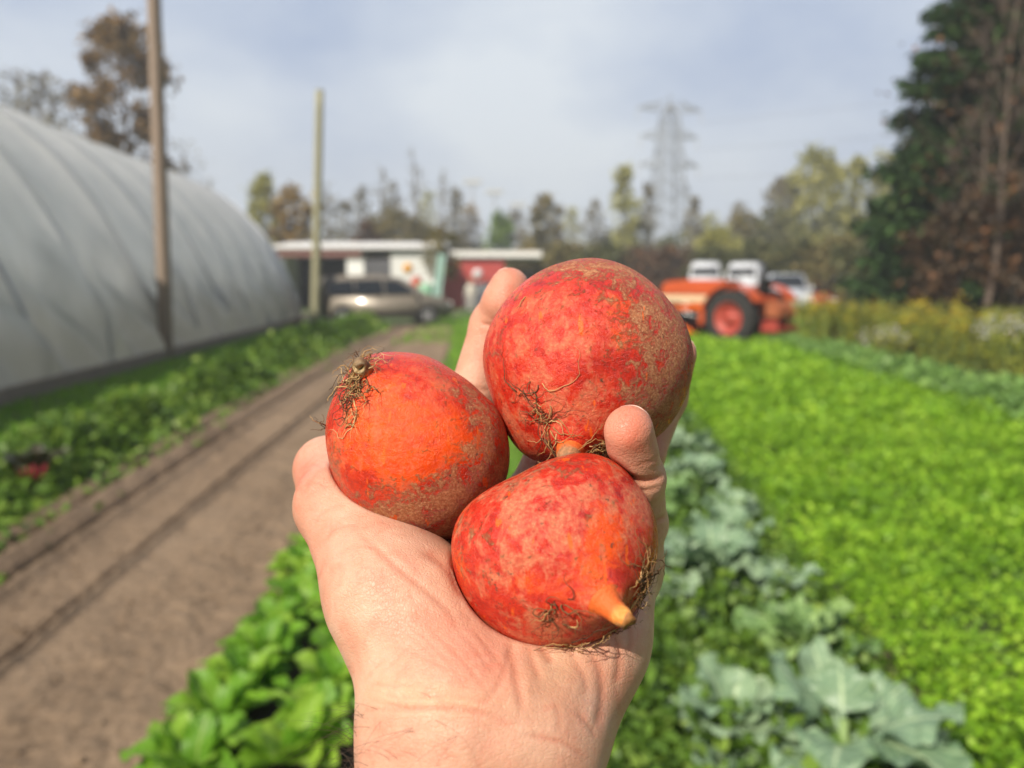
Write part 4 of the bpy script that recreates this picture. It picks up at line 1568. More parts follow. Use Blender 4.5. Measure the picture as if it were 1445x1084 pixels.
L_FIR = leafmat('fir_needles', (0.014, 0.040, 0.012), (0.045, 0.100, 0.024), 0.15, 0.6, c=(0.08, 0.15, 0.035), clump=0.6)


def T(name, label, px, top, d, wpx, kind, mat, n, leaf, seed, **kw):
    return tree(name, label, AT(px, d, max(0, top) * 0.6 + HOR * 0.4), d, ZT(top, d), wpx / F * d, kind, mat, n, leaf, seed, **kw)


T('autumn_tree', 'tall brown and olive leafed tree rising behind the greenhouse', 178, 24, 48, 112, 'round', L_AUT, 2300, 0.42, 1, z0f=0.36, clumps=17, loose=0.12, bark=BARK_B, levels=3)
T('bare_tree', 'wide grey nearly leafless tree behind the greenhouse at the far left', 62, 108, 48, 170, 'round', L_SPARSE, 1100, 0.30, 2, z0f=0.35, clumps=30, levels=4, first=14, twig=0.025)
T('bare_tree', 'small bare tree peeking over the greenhouse right of the brown pole', 262, 196, 60, 70, 'round', L_SPARSE, 200, 0.25, 3, z0f=0.4, clumps=12, levels=3)
T('young_tree', 'yellow-green young tree just past the far end of the greenhouse', 372, 246, 62, 46, 'round', L_YEL, 1100, 0.36, 4, z0f=0.28, clumps=14)
T('young_tree', 'orange-tinged tree left of the pale greenish pole', 413, 262, 62, 56, 'round', L_ORANGE, 1300, 0.36, 5, z0f=0.22, clumps=16)
T('bare_tree', 'faint thin bare tree right behind the pale greenish pole', 462, 258, 70, 50, 'round', L_SPARSE, 300, 0.3, 6, z0f=0.3, clumps=12, levels=3)
for i, (px, top, s, lab) in enumerate(((540, 232, 40, 'tall bare poplar left of the tallest one above the shed'), (586, 212, 44, 'tallest bare poplar above the white shed'), (626, 236, 40, 'tall bare poplar right of the tallest one above the shed'))):
    T('bare_poplar', lab, px, top, 85, s, 'poplar', L_SPARSE, 130, 0.30, 10 + i, z0f=0.15, clumps=18, levels=3, first=16, twig=0.03)
T('olive_tree', 'broad olive-brown tree mounding above the shed roof', 560, 298, 68, 92, 'round', L_OLIVE, 2200, 0.36, 14, z0f=0.15, clumps=18, bark=BARK_B)
T('rust_tree', 'low rusty tree left of the broad mound above the shed', 518, 316, 56, 50, 'round', L_RUST, 1000, 0.32, 15, z0f=0.2, clumps=12)
T('young_tree', 'slender half-bare tree in front of the white shed wall', 622, 318, 36, 60, 'round', L_OLIVE, 420, 0.20, 16, z0f=0.4, clumps=14, levels=3)
T('round_tree', 'bright green rounded tree above the red shed', 705, 300, 75, 44, 'round', L_GREEN, 1200, 0.36, 17, z0f=0.25, clumps=12)
T('olive_tree', 'narrow olive tree just left of the largest beet', 772, 276, 72, 56, 'poplar', L_OLIVE, 1700, 0.36, 18, z0f=0.15, clumps=16)
T('poplar_tree', 'pale leafy poplar left of the lattice tower', 880, 237, 78, 40, 'poplar', L_YEL, 1000, 0.40, 19, z0f=0.25, clumps=14)
T('poplar_tree', 'thin sparse poplar touching the lattice tower on its left', 913, 262, 80, 26, 'poplar', L_SPARSE, 520, 0.36, 20, z0f=0.3, clumps=12, levels=3)
T('poplar_tree', 'small thin tree right of the lattice tower', 979, 280, 78, 28, 'poplar', L_SPARSE, 520, 0.36, 21, z0f=0.3, clumps=10, levels=3)
T('poplar_tree', 'large pale yellow poplar, broadest of the right-hand clump', 1150, 210, 76, 88, 'round', L_YEL, 2600, 0.44, 22, z0f=0.2, clumps=22)
T('poplar_tree', 'pale half-bare poplar left of the broadest yellow one', 1100, 252, 78, 56, 'round', L_SPARSE, 1200, 0.40, 23, z0f=0.2, clumps=18, levels=3)
T('poplar_tree', 'slim pale yellow poplar right of the broadest one', 1206, 222, 78, 36, 'poplar', L_YEL, 1100, 0.42, 24, z0f=0.2, clumps=14)
T('poplar_tree', 'pale poplar behind the utility pole beside the dark spruce', 1246, 220, 80, 54, 'poplar', L_YEL, 1300, 0.42, 25, z0f=0.2, clumps=14)
hedge = [(1012, 322, 55, 60, L_YEL, 'yellowish shrub above the tractor hood'), (1046, 300, 62, 70, L_OLIVE, 'olive tree-high shrub behind the tractor'), (1092, 296, 60, 84, L_DARK, 'dark green shrub below the pale poplars'),
         (1010, 350, 46, 80, L_DARK, 'dark shrub behind the left white van'), (1070, 344, 45, 90, L_DARK, 'dark shrub behind the right white van'), (1130, 346, 44, 90, L_DARK, 'dark shrub behind the silver pickup'), (1190, 338, 42, 100, L_OLIVE, 'olive shrub between the pickup and the spruce'),
         (1235, 300, 36, 90, L_DARK, 'dark green shrub at the foot of the spruce'), (950, 352, 48, 76, L_RUST, 'rusty brown shrub under the lattice tower'), (900, 350, 50, 80, L_RUST, 'rusty shrub left of the lattice tower foot'), (850, 348, 50, 80, L_DARK, 'dark shrub behind the top of the largest beet'),
         (800, 345, 52, 80, L_OLIVE, 'olive shrub behind the beet, left side'), (745, 350, 54, 60, L_OLIVE, 'olive shrub right of the red shed')]
for i, (px, top, d, wpx, m, lab) in enumerate(hedge):
    shrub('shrub', lab, AT(px, d), d, ZT(top, d), wpx / F * d * 1.15, m, 1500, 0.28, 40 + i, 16)
for i, (px, top, s, m) in enumerate(((488, 285, 44, L_SPARSE), (512, 262, 36, L_SPARSE), (556, 258, 40, L_SPARSE), (604, 270, 44, L_YEL), (644, 268, 40, L_SPARSE), (664, 290, 40, L_ORANGE), (728, 300, 46, L_SPARSE), (806, 292, 50, L_YEL), (838, 284, 40, L_SPARSE), (900, 282, 44, L_YEL), (1002, 300, 44, L_YEL), (1040, 286, 46, L_SPARSE))):
    T('hazy_tree', 'faint thin half-bare tree in the far hazy band behind the sheds and tower', px, top, 90 + 3 * (i % 4), s, 'poplar', m, 420, 0.40, 140 + i, z0f=0.12, clumps=16, levels=3, first=12, twig=0.025, loose=0.6, group='hazy trees of the far band')
# dim wood closing the view behind the shrubs, reads as one mass
rng = np.random.default_rng(90)
n = 13000
px = rng.uniform(640, 2300, n)
d = rng.uniform(88, 112, n)
top = np.interp(px, [640, 760, 860, 1000, 1100, 1250, 1500], [345, 338, 330, 318, 300, 280, 240])
zt = HC + (HOR - top) / F * d
P = np.stack([(px - CX) / F * d, d, zt * rng.random(n) ** 0.8 * (0.85 + 0.15 * np.sin(px * 0.06))], 1)
v, f = quad_leaves(P, rng.uniform(0.6, 1.3, n), rng, 0.9, 0.8)
n = 5500
px = rng.uniform(-1400, 660, n); d = rng.uniform(92, 112, n)
P = np.stack([(px - CX) / F * d, d, (HC + 70 / F * d) * rng.random(n) ** 1.3], 1)
v2, f2 = quad_leaves(P, rng.uniform(0.6, 1.3, n), rng, 0.9, 0.8)
v, f = join([(v, f), (v2, f2)])
tag(link('woodland', np_mesh('woodland', v, f), L_DARK), kind='stuff')


def spruce(label, x, y, H, Wd, seed):
    rng = np.random.default_rng(seed)
    root = empty('spruce_tree', (x, y, 0))
    mb = MB()
    mb.tube([(0, 0, -0.3), (0.03, 0, H * 0.5), (0, 0, H)], [0.22, 0.13, 0.02], 9)
    C, A = [], []
    z = 0.6
    k = 0
    while z < H - 0.2:
        t = z / H
        L = Wd / 2 * (1 - t) ** 0.75 * rng.uniform(0.8, 1.1) + 0.15
        m = 9
        for q in range(m):
            a = k * 0.7 + q * 2 * math.pi / m + rng.normal(0, 0.2)
            Lq = L * rng.uniform(0.72, 1.15)
            pts = []
            for i in range(6):
                s = i / 5
                pts.append((math.cos(a) * Lq * s, math.sin(a) * Lq * s, z - 0.32 * Lq * s + 0.22 * Lq * s * s))
            mb.tube(pts, [0.035 * (1 - 0.8 * i / 5) for i in range(6)], 4, cap=False)
            nn = int(24 + 85 * Lq)
            ss = rng.random(nn) ** 0.7
            pp = np.array([np.interp(ss, np.linspace(0, 1, 6), np.array(pts)[:, c]) for c in range(3)]).T
            C.append(pp + rng.normal(0, 0.07, (nn, 3)) * (0.4 + ss[:, None]))
            A.append(a + rng.normal(0, 0.7, nn))
        z += 0.26 + 0.08 * rng.random()
        k += 1
    mb.build('trunk', BARK_B, root, True)
    C, A = np.concatenate(C), np.concatenate(A)
    v, f = quad_leaves(C, rng.uniform(0.18, 0.40, len(C)), rng, 0.4, 0.42, az=A, lean=rng.normal(-0.25, 0.4, len(C)))
    link('crown', np_mesh('crown', v, f), L_FIR, root)
    tag(root, label, 'tree')


spruce('huge dark spruce towering at the right edge', AT(1385, 22), 22, 13.0, 7.4, 61)
spruce('lower dark spruce on the left flank of the huge one', AT(1300, 26), 26, 6.6, 3.4, 62)
T('bare_tree', 'bare brown-twigged tree with a few orange leaves before the spruce', 1420, -60, 18.5, 300, 'round', L_RUST, 420, 0.16, 63, z0f=0.25, clumps=9, bark=BARK_B, levels=4, first=16, twig=0.008, rs=0.6)
T('bare_tree', 'slim leafless tree in front of the spruce with a pale trunk', 1392, 60, 19.5, 150, 'round', L_RUST, 0, 0.16, 64, z0f=0.25, bark=BARK_B, levels=4, rs=0.55, first=14, twig=0.008)
T('rust_tree', 'rusty brown undergrowth tree right under the spruce', 1345, 290, 19.5, 110, 'round', L_RUST, 900, 0.17, 65, z0f=0.12, clumps=14, levels=3)
T('rust_tree', 'reddish brown undergrowth tree at the right frame edge', 1440, 250, 18.8, 130, 'round', L_RUST, 800, 0.17, 66, z0f=0.12, clumps=14, levels=3)
T('dark_tree', 'dim leafy tree beyond the spruce at the right frame edge', 1500, 40, 27, 260, 'round', L_DARK, 3400, 0.34, 67, z0f=0.1, clumps=26, bark=BARK_B)

# goldenrod and asters: a thicket with single plants standing out
rng = np.random.default_rng(21)
n = 15000
t_ = rng.random(n)
bx = np.interp(t_, [0, 0.5, 1], [6.7, 7.9, 10.5])
by = np.interp(t_, [0, 0.5, 1], [18.6, 15.5, 11.8])
off = rng.random(n) * 3.2
P = np.stack([bx + off * 0.8 + rng.normal(0, .2, n), by + off * 0.6 + rng.normal(0, .2, n), 0.04 + (0.75 + 0.28 * np.sin(t_ * 21)) * rng.random(n) ** 0.8], 1)
L_THICK = leafmat('thicket_leaf', (0.085, 0.105, 0.020), (0.19, 0.21, 0.035), 0.3, 0.6, c=(0.36, 0.34, 0.09), clump=1.0)
v, f = quad_leaves(P, rng.uniform(0.07, 0.17, n), rng, 0.9, 0.4)
tag(link('undergrowth', np_mesh('undergrowth', v, f), L_THICK), kind='stuff')
M_GOLD = leafmat('goldenrod_flower', (0.42, 0.28, 0.01), (0.60, 0.42, 0.02), 0.2, 0.6)
M_AST = leafmat('aster_flower', (0.45, 0.42, 0.42), (0.62, 0.60, 0.62), 0.2, 0.6)


def wild(name, label, px, py, top, wpx, mf, nfl, seed, group):
    rng = np.random.default_rng(seed)
    x, y = G(px, py)
    H, Wd = ZT(top, y), wpx / F * y
    root = empty(name, (x, y, 0))
    mb = MB()
    tips = []
    for i in range(16):
        a, r = rng.uniform(0, 6.28), Wd * 0.5 * math.sqrt(rng.random())
        h = H * rng.uniform(0.7, 1.0)
        p = [(r * 0.4 * math.cos(a), r * 0.4 * math.sin(a), 0), (r * 0.7 * math.cos(a), r * 0.7 * math.sin(a), h * 0.55), (r * math.cos(a), r * math.sin(a), h)]
        mb.tube(p, [0.008, 0.006, 0.003], 4, cap=False)
        tips.append(p)
    mb.build('stems', M_STALK, root, True)
    tips = np.array(tips)
    n = 900
    k, s = rng.integers(0, 16, n), rng.random(n)
    P = tips[k, 0] * ((1 - s) ** 2)[:, None] + tips[k, 1] * (2 * s * (1 - s))[:, None] + tips[k, 2] * (s ** 2)[:, None] + rng.normal(0, 0.05, (n, 3))
    P[:, 2] = np.maximum(P[:, 2], 0.03)
    v, f = quad_leaves(P, rng.uniform(0.07, 0.15, n), rng, 0.7, 0.32)
    link('foliage', np_mesh('foliage', v, f), M_THW, root)
    k = rng.integers(0, 16, nfl)
    P = tips[k, 2] + rng.normal(0, 0.07, (nfl, 3)) - np.array([0, 0, 0.06])
    v, f = quad_leaves(P, rng.uniform(0.035, 0.07, nfl), rng, 0.9, 0.8)
    link('blossoms', np_mesh('blossoms', v, f), mf, root)
    tag(root, label, 'wildflower', group)


M_THW = leafmat('goldenrod_leaf', (0.14, 0.18, 0.02), (0.30, 0.33, 0.035), 0.3, 0.6, c=(0.46, 0.42, 0.05))
for i, (px, py, top, wpx, lab) in enumerate(((1150, 498, 415, 60, 'yellow goldenrod nearest the tractor, tallest of the clumps'), (1205, 500, 428, 60, 'yellowish goldenrod next right of the tallest clump'), (1262, 508, 426, 70, 'greenish goldenrod in the middle of the thicket'), (1318, 515, 418, 70, 'yellow goldenrod below the spruce trunk'), (1375, 525, 430, 80, 'goldenrod left of the white asters'))):
    wild('goldenrod', lab, px, py, top, wpx, M_GOLD, 260 if i in (0, 3) else 110, 100 + i, 'goldenrod clumps')
for i, (px, py, top, wpx, lab) in enumerate(((1420, 535, 445, 80, 'white aster bush at the right frame edge'), (1245, 512, 462, 60, 'low pale aster bush at the front of the thicket'))):
    wild('aster', lab, px, py, top, wpx, M_AST, 260, 110 + i, 'aster bushes')

# ------------------------------------------------------------------ buildings
WHITE = simple('white_paint', (0.78, 0.78, 0.76), 0.6, var=0.05)
OFFW = simple('aged_white_siding', (0.66, 0.66, 0.64), 0.7, var=0.08)
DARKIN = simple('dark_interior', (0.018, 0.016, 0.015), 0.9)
ROOFM = simple('metal_roof', (0.76, 0.75, 0.73), 0.5, 0.0)
REDB = simple('barn_red', (0.42, 0.06, 0.052), 0.7, var=0.15, scale=2)
FASC = simple('brown_fascia', (0.22, 0.10, 0.085), 0.7)
GREYD = simple('grey_door', (0.10, 0.10, 0.11), 0.5)
D = 44.0
xl, xr = AT(396, D), AT(615, D)
sh = empty('farm_shed', ((xl + xr) / 2, D, 0))
tag(sh, 'long low white shed with dark open bays behind the van', 'shed')
bx0 = (xl + xr) / 2
def bb(mb, x0, x1, y0, y1, z0, z1): mb.box(((x0 + x1) / 2 - bx0, (y0 + y1) / 2 - D, (z0 + z1) / 2), (x1 - x0, y1 - y0, z1 - z0))


xa, xb, xc, xd = AT(490, D), AT(514, D), AT(516, D), AT(552, D)
mb = MB(); bb(mb, xd, xr, D, D + 0.2, 0, 3.25); bb(mb, xr - 0.2, xr, D + 0.2, D + 9, 0, 3.25); bb(mb, xl, xl + 0.2, D + 0.2, D + 9, 0, 3.25); bb(mb, xl + 0.2, xr - 0.2, D + 8.8, D + 9, 0, 3.25)
mb.build('wall', OFFW, sh)
mb = MB(); bb(mb, xa, xb, D - 0.02, D + 0.25, 0, 3.1); mb.build('pillar', WHITE, sh)
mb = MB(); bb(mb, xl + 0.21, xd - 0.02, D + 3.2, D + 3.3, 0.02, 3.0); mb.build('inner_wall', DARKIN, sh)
mb = MB(); bb(mb, xb + 0.06, xd - 0.03, D + 0.1, D + 0.2, 0.05, 2.8)
for i in range(5): bb(mb, xb + 0.08, xd - 0.05, D + 0.06, D + 0.098, 0.1 + i * 0.54, 0.56 + i * 0.54)
mb.build('roller_door', GREYD, sh)
mb = MB(); bb(mb, xl - 0.3, AT(512, D), D - 0.25, D - 0.05, 2.98, 3.42); mb.build('fascia', FASC, sh)
mb = MB()
mb.prism([(-0.42, 3.40), (4.4, 3.85), (9.6, 3.36), (9.6, 3.50), (4.4, 3.99), (-0.42, 3.54)], xl - 0.5 - bx0, xr + 0.4 - bx0)
# prism runs along y; turn it so the ridge runs along x
mb.v = [(y, x, z) for (x, y, z) in mb.v]
mb.build('roof', ROOFM, sh)
rx0, rx1 = AT(624, 46), AT(712, 46)
rs = empty('red_shed', ((rx0 + rx1) / 2, 46, 0))
tag(rs, 'red shed with a pale flat roof right of the white shed', 'shed')
wd = rx1 - rx0
mb = MB(); mb.box((0, 3, 1.42), (wd, 6, 2.84)); mb.build('wall', REDB, rs, bevel=0.02)
mb = MB(); mb.box((1.0, 3, 3.06), (wd + 2.4, 6.6, 0.36), rx=-0.03); mb.build('roof', ROOFM, rs, bevel=0.03)
mb = MB(); mb.box((wd * 0.05, -0.04, 0.75), (1.5, 0.08, 1.5)); mb.build('door', GREYD, rs)

# things by the sheds
def person_sdf_maker(J_):
    def f(p):
        d = ball(p, np.array(J_['head']), .098)
        d = smin(d, cone(p, np.array(J_['neck']), np.array(J_['head']), .055, .06), .03)
        d = smin(d, cone(p, np.array(J_['chest']) + [-.1, 0, 0], np.array(J_['chest']) + [.1, 0, 0], .12, .12), .06)
        d = smin(d, cone(p, np.array(J_['neck']), np.array(J_['chest']), .07, .12), .06)
        d = smin(d, cone(p, np.array(J_['chest']), np.array(J_['hip']), .135, .14), .08)
        for s in (-1, 1):
            d = smin(d, cone(p, np.array(J_['hip']) + [s * .09, 0, -.05], np.array([s * .10, .0, .48]), .095, .062), .05)
            d = smin(d, cone(p, np.array([s * .10, .0, .48]), np.array([s * .11, .02, .08]), .062, .045), .03)
            d = smin(d, cone(p, np.array([s * .11, .03, .05]), np.array([s * .12, -.15, .04]), .048, .04), .02)
            sh_ = np.array(J_['chest']) + [s * .19, 0, .06]
            el = sh_ + np.array([s * .07, .02, -.30])
            wr = el + np.array([-s * .05, -.18, -.14])
            d = smin(d, cone(p, sh_, el, .055, .042), .03)
            d = smin(d, cone(p, el, wr, .042, .032), .02)
            d = smin(d, cone(p, wr, wr + np.array([0, -.08, -.03]), .034, .026), .02)
        return d
    return f


pf = person_sdf_maker(dict(head=(0, -.01, 1.60), neck=(0, 0, 1.42), chest=(0, 0, 1.26), hip=(0, 0, .92)))
pv, pq, pn = surface_nets(pf, (-.45, -.4, -.02), (.45, .3, 1.75), 0.02)


def person_mat(name, top, legs):
    t = NT(name)
    z = t.n('SeparateXYZ', {0: t.obj()}).outputs[2]
    x = t.math('ABSOLUTE', t.n('SeparateXYZ', {0: t.obj()}).outputs[0])
    c = t.mix(t.math('GREATER_THAN', z, 0.95), legs, top)
    c = t.mix(t.math('GREATER_THAN', z, 1.43), c, (0.50, 0.28, 0.20))
    c = t.mix(t.math('LESS_THAN', z, 0.09), c, (0.03, 0.03, 0.03))
    return t.done(t.principled(Base_Color=c, Roughness=0.8))


def person(label, px, d, top, legs, rz, hair):
    o = link('person', np_mesh('person', pv, pq), person_mat('clothes_' + hair[0], top, legs), None, True)
    o.location = (AT(px, d), d, 0)
    o.rotation_euler = (0, 0, rz)
    tag(o, label, 'person')
    mb = MB()
    mb.lathe((0, 0.012, 1.615), [(0.104, -0.02), (0.108, 0.02), (0.095, 0.065), (0.06, 0.098), (0.01, 0.112)], 'Z', 16)
    mb.build('hair', simple('hair_' + hair[0], hair[1], 0.6), o, True)


person('person in a white top and dark blue trousers by the red shed', 686, 38, (0.62, 0.62, 0.66), (0.05, 0.045, 0.16), 0.3, ('dark', (0.03, 0.02, 0.015)))
person('person in pale cream clothes standing before the red shed wall', 664, 40, (0.62, 0.58, 0.50), (0.5, 0.47, 0.42), -0.3, ('fair', (0.25, 0.16, 0.08)))


def balloon(label, px, py, d, r, col):
    root = empty('balloon', (AT(px, d), d, 0))
    z = ZT(py, d)
    mb = MB()
    mb.lathe((0, 0, z), [(0.012, -r * 1.25), (r * .35, -r * 1.0), (r * .8, -r * .5), (r, 0.05 * r), (r * .85, r * .55), (r * .45, r * .9), (0.01, r)], 'Z', 18)
    mb.build('envelope', simple('balloon_' + label.split()[0], col, 0.35), root, True)
    mb = MB()
    mb.tube([(0, 0, 0), (0.03, 0, z * .5), (0, 0, z - r * 1.25)], 0.012, 5)
    mb.build('string', WHITE, root, True)
    tag(root, label, 'balloon')


balloon('orange-yellow round balloon in front of the white shed wall', 576, 379, 40, 0.27, (0.72, 0.33, 0.02))
balloon('white round balloon in front of the red shed', 674, 387, 39, 0.26, (0.72, 0.70, 0.70))
bn = empty('storage_bin', (AT(601, 35), 35, 0))
mb = MB(); mb.lathe((0, 0, 0), [(0.30, 0), (0.34, 0.1), (0.35, 1.25), (0.33, 1.33)], 'Z', 20); mb.build('drum', simple('mint_plastic', (0.28, 0.55, 0.36), 0.45), bn, True)
mb = MB(); mb.lathe((0, 0, 1.332), [(0.36, 0), (0.36, 0.05), (0.30, 0.12), (0.02, 0.17)], 'Z', 20); mb.build('lid', simple('mint_lid', (0.34, 0.6, 0.42), 0.4), bn, True)
tag(bn, 'mint green lidded barrel behind the van bonnet', 'barrel')
ps = empty('feed_sack', (AT(588, 36), 36, 0))
mb = MB(); mb.box((0, 0, 0.55), (0.62, 0.5, 1.1)); mb.build('crate_base', WOOD, ps, bevel=0.02)
mb = MB(); mb.lathe((0, 0, 1.102), [(0.22, 0), (0.30, .1), (0.29, .45), (0.16, .6), (0.19, .7), (0.02, .71)], 'Z', 14); mb.build('sack_body', simple('red_sack_cloth', (0.45, 0.09, 0.05), 0.8), ps, True)
tag(ps, 'red sack on a wooden crate behind the van bonnet', 'sack')
bd = empty('leaning_board', (AT(612, 33.5), 33.5, 0))
mb = MB(); mb.box((0.18, 0, 1.35), (0.34, 0.06, 2.75), ry=0.14); mb.build('panel', simple('pale_teal_paint', (0.36, 0.52, 0.48), 0.5), bd, bevel=0.01)
mb = MB(); mb.box((0.18, -0.045, 1.35), (0.05, 0.025, 2.75), ry=0.14); mb.build('batten', simple('green_batten', (0.12, 0.32, 0.20), 0.5), bd)
tag(bd, 'pale teal board leaning upright in front of the white shed', 'board')

# ------------------------------------------------------------------ vehicles
GLASS = simple('dark_glass', (0.012, 0.015, 0.018), 0.08, spec=0.8)
TYRE = simple('tyre_rubber', (0.025, 0.024, 0.023), 0.85, bump=0.3, scale=20)
RIMM = simple('alloy_rim', (0.55, 0.55, 0.56), 0.3, 0.7)
BLACKP = simple('black_plastic', (0.02, 0.02, 0.02), 0.6)
REDL = simple('red_lens', (0.55, 0.01, 0.01), 0.25)
CLEAR = simple('clear_lens', (0.75, 0.75, 0.72), 0.15)


def wheel(parent, x, y, r, w, rim=RIMM, rimr=0.62):
    mb = MB()
    mb.lathe((x, y, r), [(r * .6, -w * .3), (r * .62, -w / 2), (r * .9, -w / 2), (r, -w * .32), (r, w * .32), (r * .9, w / 2), (r * .62, w / 2), (r * .6, w * .3), (r * .6, -w * .3)], 'Y', 28, False)
    o = mb.build('wheel', TYRE, parent, True)
    s = -1 if y < 0 else 1
    mb = MB()
    mb.lathe((x, y, r), [(r * rimr, -w * .46), (r * rimr * 1.02, s * w * .5), (r * rimr * .9, s * w * .47), (r * .22, s * w * .40), (r * .12, s * w * .52), (0.01, s * w * .53)] if s > 0 else
             [(r * rimr, w * .46), (r * rimr * 1.02, -w * .5), (r * rimr * .9, -w * .47), (r * .22, -w * .40), (r * .12, -w * .52), (0.01, -w * .53)], 'Y', 24)
    for k in range(5):
        a = k * 2 * math.pi / 5
        mb.box((x + math.cos(a) * r * .36, y + s * w * .47, r + math.sin(a) * r * .36), (r * .5, w * .08, r * .13), ry=-a)
    mb.build('rim', rim, o, True)


def car(name, label, cat, loc, rz, prof, W, paint, wins, wheels, wr, belt, top, front, rear, lights):
    root = empty(name, loc, rz)
    tap = lambda x, z: (1 - 0.24 * max(0, (z - belt) / (top - belt))) * (1 - 0.06 * max(0, (0.45 - z) / 0.45)) * (1 - 0.10 * max(0, (abs(x) - (front - rear) * 0.42) / 0.5))
    mb = MB()
    mb.prism(prof, -W / 2, W / 2, tap)
    mb.build('body', paint, root, False, 0.05, 3)
    for o in root.children:
        o.data.polygons.foreach_set('use_smooth', np.ones(len(o.data.polygons), dtype=bool))
    for nm, poly in wins:
        if nm == 'side':
            for s in (-1, 1):
                mb = MB()
                vs = []
                for dd in (0.006, -0.05):
                    for (x, z) in poly:
                        vs.append((x, s * (W / 2 * tap(x, z) + dd), z))
                n = len(poly)
                mb.add(vs, [tuple(range(n)), tuple(range(2 * n - 1, n - 1, -1))] + [((i + 1) % n, i, n + i, n + (i + 1) % n) for i in range(n)])
                mb.build('window', GLASS, root)
        else:
            (x0, z0), (x1, z1) = poly
            nx, nz = (z1 - z0), -(x1 - x0)
            l = math.hypot(nx, nz)
            nx, nz = nx / l, nz / l
            if nm == 'windscreen' and nx < 0 or nm == 'rear_window' and nx > 0: nx, nz = -nx, -nz
            vs = []
            for dd in (0.008, -0.04):
                for (x, z) in ((x0, z0), (x1, z1)):
                    h = W / 2 * tap(x, z) * 0.88
                    for s in (-1, 1):
                        vs.append((x + nx * dd, s * h, z + nz * dd))
            mb = MB()
            mb.add(vs, [(0, 1, 3, 2), (4, 6, 7, 5), (0, 2, 6, 4), (1, 5, 7, 3), (0, 4, 5, 1), (2, 3, 7, 6)])
            mb.build(nm, GLASS, root)
    for x in wheels:
        for s in (-1, 1):
            mb = MB()
            mb.lathe((x, s * (W / 2 - 0.10), wr + 0.02), [(wr * 1.18, -0.115), (wr * 1.18, 0.115)], 'Y', 24)
            mb.build('wheel_arch', BLACKP, root)
            wheel(root, x, s * (W / 2 - 0.085), wr, 0.21)
    for (nm, x, y, z, sx, sy, sz) in lights:
        for s in (-1, 1):
            mb = MB()
            mb.box((x, s * y, z), (sx, sy, sz))
            mb.build(nm, REDL if nm == 'tail_light' else CLEAR if nm == 'headlight' else paint if nm == 'mirror' else BLACKP, root, bevel=0.015)
    tag(root, label, cat)
    return root


TAUPE = simple('taupe_car_paint', (0.225, 0.195, 0.155), 0.42, 0.2, 0.03, coat=0.5)
vx, vy = AT(541, 28.6), 28.6
van = car('minivan', 'taupe grey minivan parked facing right at the end of the soil bed', 'van', (vx, vy, 0.0), R(15),
          [(-2.42, .42), (-2.46, .62), (-2.43, 1.0), (-2.36, 1.22), (-2.24, 1.70), (-2.08, 1.77), (-0.2, 1.80), (0.55, 1.70), (0.95, 1.48), (1.48, 1.12), (2.0, 1.00), (2.32, .86), (2.44, .62), (2.42, .32), (2.2, .24), (-2.2, .26)],
          1.86, TAUPE, [('side', [(-2.05, 1.14), (-1.98, 1.56), (-1.15, 1.62), (-1.12, 1.12)]), ('side', [(-1.06, 1.12), (-1.09, 1.62), (-0.12, 1.64), (-0.08, 1.11)]), ('side', [(-0.02, 1.11), (-0.06, 1.64), (0.45, 1.60), (1.18, 1.10)]),
                        ('windscreen', [(0.62, 1.66), (1.40, 1.17)]), ('rear_window', [(-2.35, 1.24), (-2.26, 1.62)])],
          (-1.52, 1.50), 0.335, 1.1, 1.78, 2.4, -2.4, [('tail_light', -2.40, .80, .98, .14, .16, .34), ('headlight', 2.30, .66, .76, .2, .34, .16), ('mirror', 1.02, 1.0, 1.12, .10, .18, .14), ('door_handle', -0.28, .935, .98, .16, .03, .035)])
mb = MB(); mb.box((-2.47, 0, .46), (0.12, 1.7, .22)); mb.build('bumper', TAUPE, van, bevel=0.03)
mb = MB(); mb.box((0, -.935, .42), (2.2, .03, .10)); mb.build('side_trim', BLACKP, van)
mb = MB(); mb.box((-2.4, 0, 1.1), (0.03, .5, .13), ry=0.2); mb.build('number_plate', WHITE, van)
VWHITE = simple('white_van_paint', (0.60, 0.62, 0.65), 0.35, var=0.1, scale=1.5, coat=0.4)
boxvan = [(-2.6, .4), (-2.65, .7), (-2.6, 2.3), (-2.4, 2.55), (1.0, 2.58), (1.35, 2.45), (1.85, 1.45), (2.35, 1.25), (2.6, .95), (2.62, .45), (2.4, .3), (-2.4, .3)]
bw = [('windscreen', [(1.43, 2.28), (1.64, 1.86)]), ('side', [(0.75, 1.4), (0.75, 2.0), (1.25, 2.05), (1.6, 1.4)]), ('rear_window', [(-2.62, 1.55), (-2.60, 2.05)])]
bl = [('headlight', 2.52, .78, .95, .2, .28, .2), ('tail_light', -2.63, .9, 1.2, .06, .14, .4)]
car('cargo_van', 'white cargo van seen end-on, left one of two above the tractor hood', 'van', (AT(995, 41), 41, 0), R(-104), boxvan, 1.74, VWHITE, bw, (-1.7, 1.75), 0.36, 1.3, 2.58, 2.6, -2.6, bl)
car('cargo_van', 'white cargo van at a slant, right one of two above the tractor', 'van', (AT(1054, 42), 42, 0), R(-117), boxvan, 1.74, VWHITE, bw, (-1.7, 1.75), 0.36, 1.3, 2.62, 2.6, -2.6, bl)
SILV = simple('silver_paint', (0.60, 0.63, 0.67), 0.3, 0.25, 0.02, coat=0.5)
